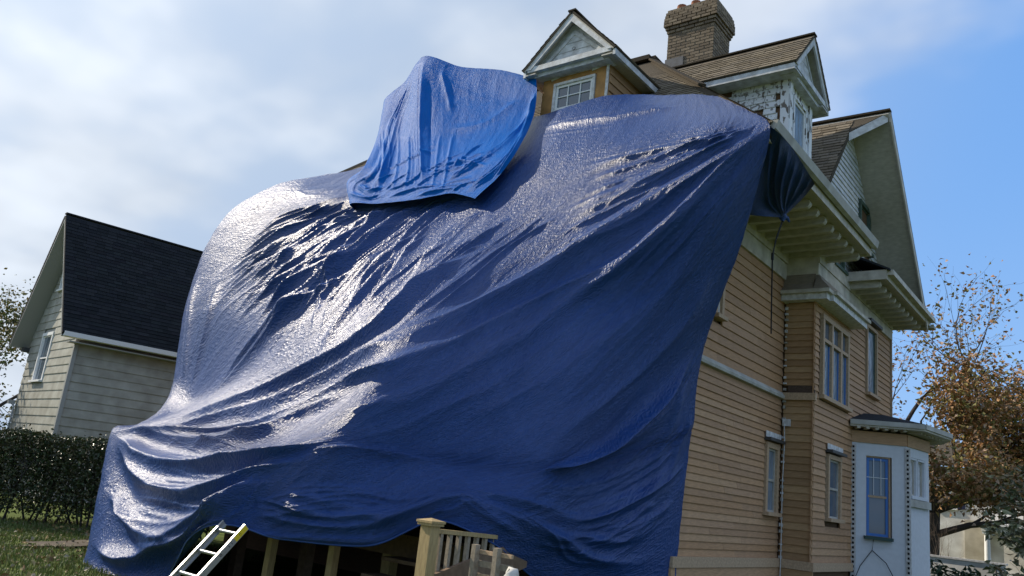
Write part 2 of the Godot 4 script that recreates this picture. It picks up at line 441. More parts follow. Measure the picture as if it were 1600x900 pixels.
const DORMER_NET = [-12.36,9.01,-11.95,-12.13,8.50,-11.75,-11.80,7.80,-11.45,-11.29,6.96,-10.85,-11.69,6.71,-10.80,-11.09,6.03,-10.48,-12.31,9.26,-10.45,-12.08,8.75,-10.25,-11.75,8.05,-9.95,-11.24,7.21,-9.35,-11.64,6.96,-9.30,-11.04,6.28,-8.98,-11.69,9.65,-10.38,-11.34,8.70,-10.10,-10.87,7.71,-9.70,-10.39,6.88,-9.18,-10.35,6.48,-8.98,-10.19,6.17,-8.86,-11.06,9.99,-10.22,-10.65,8.87,-9.95,-10.12,7.73,-9.60,-9.54,6.85,-9.15,-9.30,6.40,-8.92,-9.15,6.07,-8.76,-10.13,9.59,-10.36,-9.73,8.61,-10.12,-9.24,7.61,-9.72,-8.71,6.70,-9.12,-8.56,6.34,-8.92,-8.45,6.09,-8.80,-9.09,9.28,-10.42,-8.81,8.47,-10.25,-8.48,7.61,-9.85,-8.05,6.74,-9.15,-8.02,6.25,-8.88,-8.03,5.96,-8.72,-8.25,8.89,-10.42,-8.08,8.33,-10.30,-7.89,7.72,-10.00,-7.47,6.85,-9.22,-7.56,6.29,-8.90,-7.78,5.86,-8.66]
const DORMER_FOLDS = [
	[0.09,0.05,2.98,0.18,3,1,3,2,3.08,3.8],
	[-0.02,0.05,3.18,0.43,3.25,1.75,3.25,3.62],
	[0.07,0.07,2.62,0.23,1.95,1.03,1.78,2.5,1.95,4.62],
	[0.06,0.06,2.27,0.08,1.65,1.2,1.6,2.83,1.53,4.53],
	[0.07,0.06,5.9,0.73,5.43,2.33,4.65,3,3.65,3.93],
	[0.08,0.06,5.88,1.3,5.7,2.8,5.48,3.7,4.73,4.67],
	[0.07,0.05,5.9,0.5,5.83,1.8,5.88,3.12,5.73,4.35],
	[0.05,0.05,1.53,4.05,1.75,4.23,2.1,3.73],
	[0.04,0.04,1.23,4.48,1.68,4.62,2.08,4.23],
	[0.04,0.04,2.23,4.03,2.73,3.7,3.12,3],
	[0.04,0.04,2.35,4.5,2.93,4.2,3.65,4.17],
	[0.03,0.04,2.98,4.6,3.68,4.58,4.48,4.48],
	[0.03,0.05,3.23,3.28,3.93,2.88,4.8,2.58],
	[0.03,0.06,3.5,0.35,3.65,0.9,3.73,1.4],
	[0.02,0.12,3.53,1.73,4.6,1.58,5.55,0.78],
	[0.0317658,0.0263106,1.88,3.55,2.02,3.12,2.3,3],
	[0.0399042,0.0344053,1.35,4.48,1.53,3.83,1.58,3.38],
	[0.0319669,0.0423609,3.88,3.55,4.5,2.9,5.15,2.7],
	[0.0346811,0.036822,2.83,4.2,3.45,3.33,4.1,2.78],
	[0.0338141,0.0425763,1.85,2.78,2.7,2.55,3.5,2.4],
	[0.0277817,0.0437117,3.5,4.42,4.1,3.95,4.8,3.73],
	[0.0392406,0.0337232,3.95,2.93,4.33,2.5,4.65,2.25],
	[0.02572,0.0367015,3.12,3.23,3.68,2.68,4.23,2.45],
	[0.0368408,0.0448198,3.08,4.58,3.73,4.38,4.7,4.17],
	[0.0379033,0.0363822,3.28,3.03,4,2.78,4.83,2.93],
	[0.0242691,0.0262692,3.4,3.08,4.12,2.68,4.85,2.65],
	[0.0270302,0.0280153,4.08,4.78,4.62,4.1,5.18,3.9],
	[0.0315197,0.0258988,2.18,3.98,2.4,3.35,2.73,3.12],
	[0.0291192,0.0449702,3.43,3.28,4.23,3,5.18,3.28],
	[0.0261934,0.035,1.12,1.48,1.12,2.73,1.62,4.33],
	[0.0319953,0.035,1.38,1.45,1.7,2.53,2.02,4.1],
	[0.0239477,0.035,1.98,1.43,2.2,2.48,2.38,4.17],
	[0.0322093,0.035,2.48,1.6,2.6,2.6,2.65,4.3],
	[0.0208487,0.035,3.5,1.73,3.43,2.7,3.4,4.55],
	[0.0262766,0.035,3.78,1.73,3.73,2.7,3.73,4.7]]
const FLAP_NET = [-3.51,6.55,-9.40,-3.85,6.18,-9.98,-4.15,5.94,-10.44,-4.28,5.86,-10.64,-3.42,6.48,-9.60,-3.80,6.24,-10.26,-4.05,6.04,-10.74,-4.10,5.89,-10.87,-3.42,6.48,-10.06,-3.72,6.22,-10.50,-3.95,6.07,-10.99,-4.00,5.97,-11.17,-3.42,6.42,-10.52,-3.68,6.24,-10.87,-3.90,6.12,-11.20,-3.98,6.00,-11.28,-3.44,6.37,-11.05,-3.70,6.32,-11.38,-3.90,6.20,-11.48,-3.98,6.06,-11.38]
const FLAP_FOLDS = [
	[0.05,0.03,0.9,0.1,1.6,1.5,2.6,2.8],
	[0.05,0.03,1.6,0.1,2,1.5,2.7,2.8],
	[0.05,0.03,2.3,0.1,2.5,1.5,2.8,2.8],
	[0.04,0.03,3,0.1,3,1.5,2.9,2.8],
	[0.04,0.03,3.6,0.1,3.4,1.5,3,2.8],
	[0.04,0.04,0.3,0.2,1,1.6,2.2,2.8]]

# ---------------------------------------------------------------- materials
func make_materials():
	var w := Color.WHITE
	var grain := noise_texture(3, 0.02, lin(0.62, 0.60, 0.58), lin(1, 1, 1), 512, false, 5)
	var blotch := noise_texture(5, 0.008, lin(0.55, 0.53, 0.50), lin(1, 1, 1), 512, false, 5)
	var fine := noise_texture(8, 0.05, Color(0.25, 0.25, 0.25), w, 512, false, 4)
	var wood_scale := Vector3(0.45, 5.0, 0.45)
	M.boards = []
	for c in [[0.52, 0.305, 0.155], [0.48, 0.275, 0.135], [0.55, 0.335, 0.18], [0.50, 0.30, 0.165], [0.45, 0.265, 0.14]]:
		M.boards.append(mat(lin(c[0], c[1], c[2]), 0.75, grain, wood_scale, fine, 0.08))
	M.boards_deep = []
	for c in [[0.47, 0.285, 0.135], [0.43, 0.255, 0.12], [0.50, 0.315, 0.155], [0.38, 0.225, 0.105]]:
		M.boards_deep.append(mat(lin(c[0], c[1], c[2]), 0.75, grain, wood_scale, fine, 0.08))
	M.tan_trim = mat(lin(0.54, 0.38, 0.24), 0.7, grain, Vector3(2, 2, 2))
	M.sheath = mat(lin(0.16, 0.09, 0.045), 0.9, grain, wood_scale)
	M.plywood = mat(lin(0.52, 0.27, 0.08), 0.7, blotch, Vector3(0.9, 0.9, 0.9), fine, 0.05)
	M.primer = mat(lin(0.62, 0.58, 0.50), 0.75, blotch, Vector3(0.7, 0.7, 0.7), fine, 0.1)
	M.primer_grey = mat(lin(0.50, 0.49, 0.45), 0.7, blotch, Vector3(0.6, 0.6, 0.6), fine, 0.1)
	M.soffit = mat(lin(0.56, 0.53, 0.46), 0.75, grain, Vector3(0.5, 1, 3))
	M.chalk_white = mat(lin(0.74, 0.75, 0.76), 0.6, blotch, Vector3(2, 2, 2))
	M.white_paint = mat(lin(0.78, 0.78, 0.77), 0.5)
	var peel := noise_texture(21, 0.012, lin(0.15, 0.13, 0.11), lin(0.74, 0.76, 0.78), 512, false, 5)
	peel.color_ramp.set_offset(0, 0.29)
	peel.color_ramp.set_offset(1, 0.36)
	M.peeling = mat(w, 0.75, peel, Vector3(1.3, 1.3, 1.3), fine, 0.25)
	M.peeling_trim = mat(w, 0.75, peel, Vector3(0.9, 0.5, 0.9), fine, 0.25)
	M.old_white = mat(lin(0.66, 0.69, 0.73), 0.65, blotch, Vector3(1.2, 1.2, 1.2), fine, 0.1)
	M.weathered = mat(lin(0.30, 0.25, 0.19), 0.85, grain, Vector3(0.6, 4, 0.6), fine, 0.1)
	M.dark_strip = mat(lin(0.10, 0.065, 0.045), 0.9, blotch, Vector3(4, 4, 4))
	M.glass = mat(lin(0.10, 0.13, 0.17), 0.06, null, Vector3.ONE, null, 0.3, 0.6)
	M.film = mat(lin(0.27, 0.34, 0.42), 0.22, noise_texture(31, 0.01, lin(0.5, 0.5, 0.5), w, 256), Vector3(1.2, 0.5, 1.2), noise_texture(32, 0.012, Color.BLACK, w, 256, true), 1.2)
	M.blue_tape = mat(lin(0.05, 0.17, 0.48), 0.6)
	M.green_sill = mat(lin(0.025, 0.06, 0.055), 0.6)
	M.green_frame = mat(lin(0.07, 0.12, 0.09), 0.6, blotch, Vector3(3, 3, 3))
	M.dark_metal = mat(lin(0.045, 0.045, 0.045), 0.5)
	M.stucco = mat(lin(0.64, 0.66, 0.70), 0.75, noise_texture(45, 0.02, lin(0.88, 0.88, 0.88), w, 256), Vector3(1.5, 1.5, 1.5), fine, 0.2)
	M.stone = mat(lin(0.30, 0.30, 0.30), 0.9, noise_texture(41, 0.02, lin(0.4, 0.4, 0.4), w), Vector3(1.5, 1.5, 1.5), fine, 1.0)
	M.shingles = []
	for c in [[0.20, 0.165, 0.125], [0.165, 0.135, 0.10], [0.235, 0.20, 0.155], [0.19, 0.16, 0.13]]:
		M.shingles.append(mat(lin(c[0], c[1], c[2]), 0.95, fine, Vector3(4, 4, 4), fine, 0.3, 0.2))
	M.shingle_mass = StandardMaterial3D.new()
	M.shingle_mass.vertex_color_use_as_albedo = true
	M.shingle_mass.albedo_texture = fine
	M.shingle_mass.uv1_triplanar = true
	M.shingle_mass.uv1_world_triplanar = true
	M.shingle_mass.uv1_scale = Vector3(5, 5, 5)
	M.shingle_mass.roughness = 0.95
	M.shingle_mass.metallic_specular = 0.2
	M.shingle_mass.cull_mode = BaseMaterial3D.CULL_DISABLED
	M.roof_felt = mat(lin(0.20, 0.17, 0.13), 0.95, fine, Vector3(3, 3, 3), null, 0.3, 0.2)
	M.dark_roof = mat(lin(0.030, 0.034, 0.040), 0.9, noise_texture(51, 0.03, lin(0.65, 0.65, 0.65), w), Vector3(0.6, 2.2, 0.6), fine, 0.4, 0.25)
	M.lead = mat(lin(0.085, 0.09, 0.10), 0.5, blotch, Vector3(2, 2, 2))
	M.bricks = []
	for c in [[0.54, 0.41, 0.275], [0.45, 0.335, 0.22], [0.62, 0.48, 0.33], [0.36, 0.27, 0.18]]:
		M.bricks.append(mat(lin(c[0], c[1], c[2]), 0.9, fine, Vector3(3, 3, 3), fine, 0.4))
	M.mortar = mat(lin(0.38, 0.31, 0.23), 0.95, fine, Vector3(3, 3, 3))
	M.terracotta = mat(lin(0.50, 0.20, 0.11), 0.8, blotch, Vector3(3, 3, 3))
	M.siding = []
	for c in [[0.45, 0.445, 0.385], [0.435, 0.43, 0.375], [0.46, 0.455, 0.395]]:
		M.siding.append(mat(lin(c[0], c[1], c[2]), 0.55, blotch, Vector3(0.4, 0.4, 0.4), fine, 0.03))
	M.siding_trim = mat(lin(0.33, 0.33, 0.31), 0.5)
	M.deck_wood = mat(lin(0.44, 0.32, 0.15), 0.7, grain, Vector3(3, 0.5, 3), fine, 0.1)
	M.old_timber = mat(lin(0.20, 0.13, 0.08), 0.85, grain, Vector3(1, 1, 1), fine, 0.1)
	M.pallet_wood = mat(lin(0.34, 0.28, 0.21), 0.8, grain, Vector3(2, 2, 2), fine, 0.1)
	M.aluminium = mat(lin(0.50, 0.51, 0.52), 0.42, noise_texture(61, 0.02, lin(0.8, 0.8, 0.8), w, 256), Vector3(3, 3, 3))
	M.aluminium.metallic = 0.85
	M.yellow = mat(lin(0.75, 0.55, 0.02), 0.5)
	M.black = mat(lin(0.012, 0.012, 0.013), 0.8, null, Vector3.ONE, null, 0.3, 0.3)
	M.bark = mat(lin(0.055, 0.045, 0.038), 0.95, grain, Vector3(3, 0.8, 3), fine, 1.0)
	M.earth = mat(lin(0.10, 0.075, 0.05), 0.95, blotch, Vector3(0.5, 0.5, 0.5), fine, 1.0)
	var turf := noise_texture(71, 0.012, lin(0.045, 0.060, 0.016), lin(0.13, 0.16, 0.04), 1024, false, 6, lin(0.085, 0.115, 0.026))
	M.turf = mat(w, 0.95, turf, Vector3(0.18, 0.18, 0.18), fine, 2.0, 0.2)
	M.far_white = mat(lin(0.82, 0.81, 0.78), 0.8, blotch, Vector3(0.3, 0.3, 0.3))
	M.far_cream = mat(lin(0.62, 0.56, 0.45), 0.8, blotch, Vector3(0.3, 0.3, 0.3))
	M.navy = mat(lin(0.012, 0.016, 0.05), 0.5)
	M.canvas = mat(lin(0.55, 0.52, 0.47), 0.9)
	# tarpaulins: woven plastic, crinkled
	M.tarp = tarp_material(lin(0.011, 0.050, 0.195), 81, 0.37, 1.1)
	M.tarp_light = tarp_material(lin(0.001, 0.120, 0.45), 91, 0.46, 0.6)
	M.tarp_light.metallic_specular = 0.15

func tarp_material(c: Color, sd: int, rough: float, relief: float) -> StandardMaterial3D:
	var m := StandardMaterial3D.new()
	m.albedo_color = c
	m.albedo_texture = noise_texture(sd + 3, 0.006, lin(0.80, 0.80, 0.84), Color.WHITE, 512, false, 5)
	m.roughness = rough
	m.metallic_specular = 0.45
	m.cull_mode = BaseMaterial3D.CULL_DISABLED
	m.heightmap_enabled = true
	m.heightmap_texture = noise_texture(sd, 0.014, Color.BLACK, Color.WHITE, 1024, true, 5)
	m.heightmap_scale = relief
	return m

# ---------------------------------------------------------------- sky
const SUN_DIR := Vector3(-0.785, 0.585, 0.18)

func make_sky() -> Sky:
	var W := 1536
	var H := 768
	var n1 := FastNoiseLite.new(); n1.seed = 11; n1.frequency = 0.42; n1.fractal_octaves = 6; n1.fractal_gain = 0.55; n1.noise_type = FastNoiseLite.TYPE_SIMPLEX_SMOOTH
	var n2 := FastNoiseLite.new(); n2.seed = 27; n2.frequency = 1.1; n2.fractal_octaves = 5; n2.noise_type = FastNoiseLite.TYPE_SIMPLEX_SMOOTH
	var n3 := FastNoiseLite.new(); n3.seed = 5; n3.frequency = 0.16; n3.fractal_octaves = 3; n3.noise_type = FastNoiseLite.TYPE_SIMPLEX_SMOOTH
	var data := PackedFloat32Array()
	data.resize(W * H * 3)
	var sun := SUN_DIR.normalized()
	for j in H:
		var el := (0.5 - (j + 0.5) / H) * PI
		var sy := sin(el)
		var cy := cos(el)
		for i in W:
			var k := (j * W + i) * 3
			if sy <= 0:
				data[k] = 0.20; data[k + 1] = 0.20; data[k + 2] = 0.17
				continue
			var az := (i + 0.5) / W * TAU
			var d := Vector3(sin(az) * cy, sy, -cos(az) * cy)
			var c := d.dot(sun)
			# clear air: deep above, paler low down, whiter towards the sun
			var low := pow(1.0 - sy, 3.0)
			var r := lerpf(0.13, 0.36, low)
			var g := lerpf(0.33, 0.57, low)
			var b := lerpf(0.74, 0.87, low)
			var near := clampf((c - 0.05) / 0.95, 0.0, 1.0)
			var veil := smoothstep(0.05, 0.62, near) * 0.9
			var px := d.x / (sy + 0.16)
			var pz := d.z / (sy + 0.16)
			var big := n3.get_noise_2d(px + 3.1, pz - 1.7)
			var wisp := n1.get_noise_2d(px * 0.7 + pz * 0.5, pz * 1.5 - px * 0.4)
			var puff := n2.get_noise_2d(px * 1.4, pz * 1.4)
			var cover := clampf(wisp * 1.5 + puff * 0.55 + big * 1.3 + 0.24 + near * 0.10, 0.0, 1.0)
			cover = cover * cover * (3.0 - 2.0 * cover)
			var light := 0.76 + 0.34 * puff + 0.08 * near
			# thin veil of high haze, blue grey
			r = lerpf(r, 0.41, veil); g = lerpf(g, 0.51, veil); b = lerpf(b, 0.66, veil)
			var a := cover * (0.80 - 0.35 * veil)
			r = lerpf(r, light * 0.94, a); g = lerpf(g, light * 0.97, a); b = lerpf(b, light * 1.0, a)
			# the glow round the sun
			var glow := pow(near, 7.0) * 0.5
			data[k] = r + glow; data[k + 1] = g + glow * 0.97; data[k + 2] = b + glow * 0.88
	var img := Image.create_from_data(W, H, false, Image.FORMAT_RGBF, data.to_byte_array())
	var p := PanoramaSkyMaterial.new()
	p.panorama = ImageTexture.create_from_image(img)
	var s := Sky.new()
	s.sky_material = p
	return s

# ---------------------------------------------------------------- tarpaulin
func spline(p0: Vector3, p1: Vector3, p2: Vector3, p3: Vector3, x: float) -> Vector3:
	var m1 := (p2 - p0) * 0.42
	var m2 := (p3 - p1) * 0.42
	var x2 := x * x
	var x3 := x2 * x
	return p1 * (2 * x3 - 3 * x2 + 1) + m1 * (x3 - 2 * x2 + x) + p2 * (3 * x2 - 2 * x3) + m2 * (x3 - x2)

var hem := []   # lower edge of the last sheet made

# net: flat list of coordinates, column after column; folds: [height, width, s, t, s, t ...] ridges on the sheet
func sheet(net: Array, nc: int, nr: int, ns: int, nt: int, folds: Array, sd: int, rough_m: float, minor: float, uv_turn := 0.0) -> ArrayMesh:
	var P := []
	for i in nc * nr:
		P.append(Vector3(net[i * 3], net[i * 3 + 1], net[i * 3 + 2]))
	var pos := PackedVector3Array()
	pos.resize(ns * nt)
	for i in ns:
		var s := (nc - 1.0) * i / (ns - 1)
		var c := mini(int(s), nc - 2)
		var row := []
		for r in nr:
			row.append(spline(P[maxi(c - 1, 0) * nr + r], P[c * nr + r], P[(c + 1) * nr + r], P[mini(c + 2, nc - 1) * nr + r], s - c))
		for j in nt:
			var t := (nr - 1.0) * j / (nt - 1)
			var q := mini(int(t), nr - 2)
			pos[i * nt + j] = spline(row[maxi(q - 1, 0)], row[q], row[q + 1], row[mini(q + 2, nr - 1)], t - q)
	# how the cloth stands off its smooth form
	var off := PackedFloat32Array()
	off.resize(ns * nt)
	var r2 := RandomNumberGenerator.new()
	r2.seed = sd
	var all := []
	for f in folds:
		all.append(f)
		var swag: bool = f.size() % 2 == 1 and f[f.size() - 1] < 1.0
		if absf(f[0]) > 0.03 and minor > 0 and not swag:
			for k in 2:
				# lesser creases that run beside a fold
				var g: Array = f.duplicate()
				g[0] = f[0] * r2.randf_range(0.12, 0.34) * minor
				g[1] = f[1] * r2.randf_range(0.35, 0.6)
				var ds := r2.randf_range(-0.30, 0.30)
				var dt := r2.randf_range(-0.22, 0.22)
				var open := r2.randf_range(-0.22, 0.22)
				var m: int = (g.size() - 2) / 2
				for q in m:
					g[2 + q * 2] += ds + open * q / m
					g[3 + q * 2] += dt
				all.append(g)
	for f in all:
		var m: int = (f.size() - 2) / 2
		# resample the fold line smoothly on the grid
		var line := PackedVector2Array()
		for q in m - 1:
			var a0 := Vector2(f[2 + maxi(q - 1, 0) * 2], f[3 + maxi(q - 1, 0) * 2])
			var a1 := Vector2(f[2 + q * 2], f[3 + q * 2])
			var a2 := Vector2(f[4 + q * 2], f[5 + q * 2])
			var a3 := Vector2(f[2 + mini(q + 2, m - 1) * 2], f[3 + mini(q + 2, m - 1) * 2])
			for h in 5:
				line.append(a1.cubic_interpolate(a2, a0, a3, h / 5.0))
		line.append(Vector2(f[2 + (m - 1) * 2], f[3 + (m - 1) * 2]))
		var wid: float = f[1]
		var total := 0.0
		for q in line.size() - 1:
			total += line[q].distance_to(line[q + 1])
		# local size of the grid in metres
		var mp: Vector2 = line[line.size() / 2]
		var mi := clampi(int(mp.x / (nc - 1) * (ns - 1)), 1, ns - 2)
		var mj := clampi(int(mp.y / (nr - 1) * (nt - 1)), 1, nt - 2)
		var es := pos[(mi + 1) * nt + mj] - pos[(mi - 1) * nt + mj]
		var et := pos[mi * nt + mj + 1] - pos[mi * nt + mj - 1]
		var ls := es.length() * 0.5
		var lt := et.length() * 0.5
		var skew := es.normalized().dot(et.normalized())
		var gi := (ns - 1.0) / (nc - 1)
		var gj := (nt - 1.0) / (nr - 1)
		var lee: float = (f[2 + m * 2] if f.size() > 2 + m * 2 else (2.3 if f[0] > 0.045 else 1.2))
		var reach := wid * 3.0 * maxf(lee, 1.0)
		var best := {}
		var run := 0.0
		for q in line.size() - 1:
			var a := Vector2(line[q].x * gi, line[q].y * gj)
			var b := Vector2(line[q + 1].x * gi, line[q + 1].y * gj)
			var sl := line[q].distance_to(line[q + 1])
			var i0 := maxi(0, int(minf(a.x, b.x) - reach / ls)); var i1 := mini(ns - 1, int(maxf(a.x, b.x) + reach / ls) + 1)
			var j0 := maxi(0, int(minf(a.y, b.y) - reach / lt)); var j1 := mini(nt - 1, int(maxf(a.y, b.y) + reach / lt) + 1)
			var ex := (b.x - a.x) * ls
			var ey := (b.y - a.y) * lt
			var ee := ex * ex + ey * ey + 2.0 * skew * ex * ey + 1e-9
			for i in range(i0, i1 + 1):
				var dx := (i - a.x) * ls
				for j in range(j0, j1 + 1):
					var dy := (j - a.y) * lt
					var x := clampf((dx * ex + dy * ey + skew * (dx * ey + dy * ex)) / ee, 0.0, 1.0)
					var ux := dx - ex * x
					var uy := dy - ey * x
					var dist := ux * ux + uy * uy + 2.0 * skew * ux * uy
					var key := i * nt + j
					if dist < reach * reach and (not best.has(key) or best[key].x > dist):
						best[key] = Vector3(dist, run + sl * x, ux + 0.8 * uy)
			run += sl
		for key in best:
			var v: Vector3 = best[key]
			var along := v.y / total
			var fade := smoothstep(0.0, 0.18, along) * (1.0 - smoothstep(0.72, 1.0, along))
			# a fold is steep on its upper left side and falls away slowly on the other
			var x := sqrt(maxf(v.x, 0.0)) / (wid * (lee if v.z > 0.0 else 1.0))
			# the cloth that rises in the fold is missing beside it
			off[key] += f[0] * (0.06 + 0.94 * fade) * (1.35 * exp(-pow(x, 1.3)) - 0.5 * exp(-x * x * 0.25))
	var n1 := FastNoiseLite.new(); n1.seed = sd; n1.frequency = 1.0; n1.fractal_octaves = 4; n1.fractal_type = FastNoiseLite.FRACTAL_RIDGED; n1.noise_type = FastNoiseLite.TYPE_SIMPLEX_SMOOTH
	var n2 := FastNoiseLite.new(); n2.seed = sd + 9; n2.frequency = 0.7; n2.fractal_octaves = 3; n2.noise_type = FastNoiseLite.TYPE_SIMPLEX_SMOOTH
	var nrm := PackedVector3Array(); nrm.resize(ns * nt)
	var outp := PackedVector3Array(); outp.resize(ns * nt)
	var uvs := PackedVector2Array(); uvs.resize(ns * nt)
	var ca := cos(uv_turn)
	var sa := sin(uv_turn)
	for i in ns:
		for j in nt:
			var k := i * nt + j
			var eu := pos[mini(i + 1, ns - 1) * nt + j] - pos[maxi(i - 1, 0) * nt + j]
			var ev := pos[i * nt + mini(j + 1, nt - 1)] - pos[i * nt + maxi(j - 1, 0)]
			var n := ev.cross(eu).normalized()
			nrm[k] = n
			# sheet coordinates in metres, turned along the pull of the cloth
			var a := 1.15 * (nc - 1.0) * i / (ns - 1)
			var b := 1.0 * (nr - 1.0) * j / (nt - 1)
			var x := a * ca + b * sa
			var y := -a * sa + b * ca
			uvs[k] = Vector2(x * 1.7, y * 0.60)
			var w := n1.get_noise_2d(x * 2.6, y * 0.8) * 0.6 + n2.get_noise_2d(x * 1.2, y * 0.6) * 0.8
			outp[k] = pos[k] + n * (off[k] + w * rough_m)
	hem = []
	for i in range(0, ns, 3):
		hem.append(outp[i * nt + nt - 1])
	var nn := PackedVector3Array(); nn.resize(ns * nt)
	var idx := PackedInt32Array(); idx.resize((ns - 1) * (nt - 1) * 6)
	var at := 0
	for i in ns:
		for j in nt:
			var k := i * nt + j
			var eu := outp[mini(i + 1, ns - 1) * nt + j] - outp[maxi(i - 1, 0) * nt + j]
			var ev := outp[i * nt + mini(j + 1, nt - 1)] - outp[i * nt + maxi(j - 1, 0)]
			nn[k] = ev.cross(eu).normalized()
			if i < ns - 1 and j < nt - 1:
				idx[at] = k; idx[at + 1] = k + nt; idx[at + 2] = k + 1
				idx[at + 3] = k + 1; idx[at + 4] = k + nt; idx[at + 5] = k + nt + 1
				at += 6
	var arr := []
	arr.resize(Mesh.ARRAY_MAX)
	arr[Mesh.ARRAY_VERTEX] = outp
	arr[Mesh.ARRAY_NORMAL] = nn
	arr[Mesh.ARRAY_TEX_UV] = uvs
	arr[Mesh.ARRAY_INDEX] = idx
	var mesh := ArrayMesh.new()
	mesh.add_surface_from_arrays(Mesh.PRIMITIVE_TRIANGLES, arr)
	return mesh

# ---------------------------------------------------------------- house
const XF := -4.9     # side wall of the front block
const XB := -4.345   # side wall of the rear block
const ZF := -10.1
const ZC := -14.17
const ZE := -19.7
const EAVE := 6.6

# thin overlapping tabs laid on a roof slope. a: lower left corner, u along the eave, v up the slope
func tabs(st: SurfaceTool, a: Vector3, u: Vector3, v: Vector3, n: Vector3, length: float, rise: float, expo: float, tones: Array, clip = null):
	var rows := int(rise / expo)
	for j in rows:
		var x := -rng.randf_range(0.0, 0.3)
		while x < length:
			var w := rng.randf_range(0.22, 0.36)
			var x0 := maxf(x, 0.0)
			var x1 := minf(x + w - 0.008, length)
			if clip != null:
				var c: Array = clip.call(j * expo)
				x0 = maxf(x0, c[0]); x1 = minf(x1, c[1])
			if x1 - x0 > 0.03:
				var t: Color = tones[rng.randi() % tones.size()]
				var q := rng.randf_range(0.88, 1.1)
				st.set_color(Color(t.r * q, t.g * q, t.b * q))
				var lift := 0.016 + rng.randf_range(0.0, 0.006)
				var p0 := a + u * x0 + v * (j * expo) + n * lift
				var p1 := a + u * x1 + v * (j * expo) + n * lift
				var p2 := a + u * x1 + v * ((j + 1.15) * expo) + n * 0.004
				var p3 := a + u * x0 + v * ((j + 1.15) * expo) + n * 0.004
				face(st, [p0, p1, p2, p3], n)
				face(st, [p0, p1, p1 - n * lift, p0 - n * lift], -v)
			x += w

func bracket_shape(x0: float, x1: float, y: float, z: float) -> SurfaceTool:
	# a beam under the eave with a rounded nose
	var st := begin()
	var pts := [Vector3(x0, y, z), Vector3(x0, y - 0.15, z)]
	var r := 0.075
	for k in 7:
		var a := -PI / 2 + PI * k / 6.0
		pts.append(Vector3(x1 - r + cos(a) * r, y - 0.075 + sin(a) * r, z))
	prism(st, pts, Vector3(0, 0, -0.11))
	return st

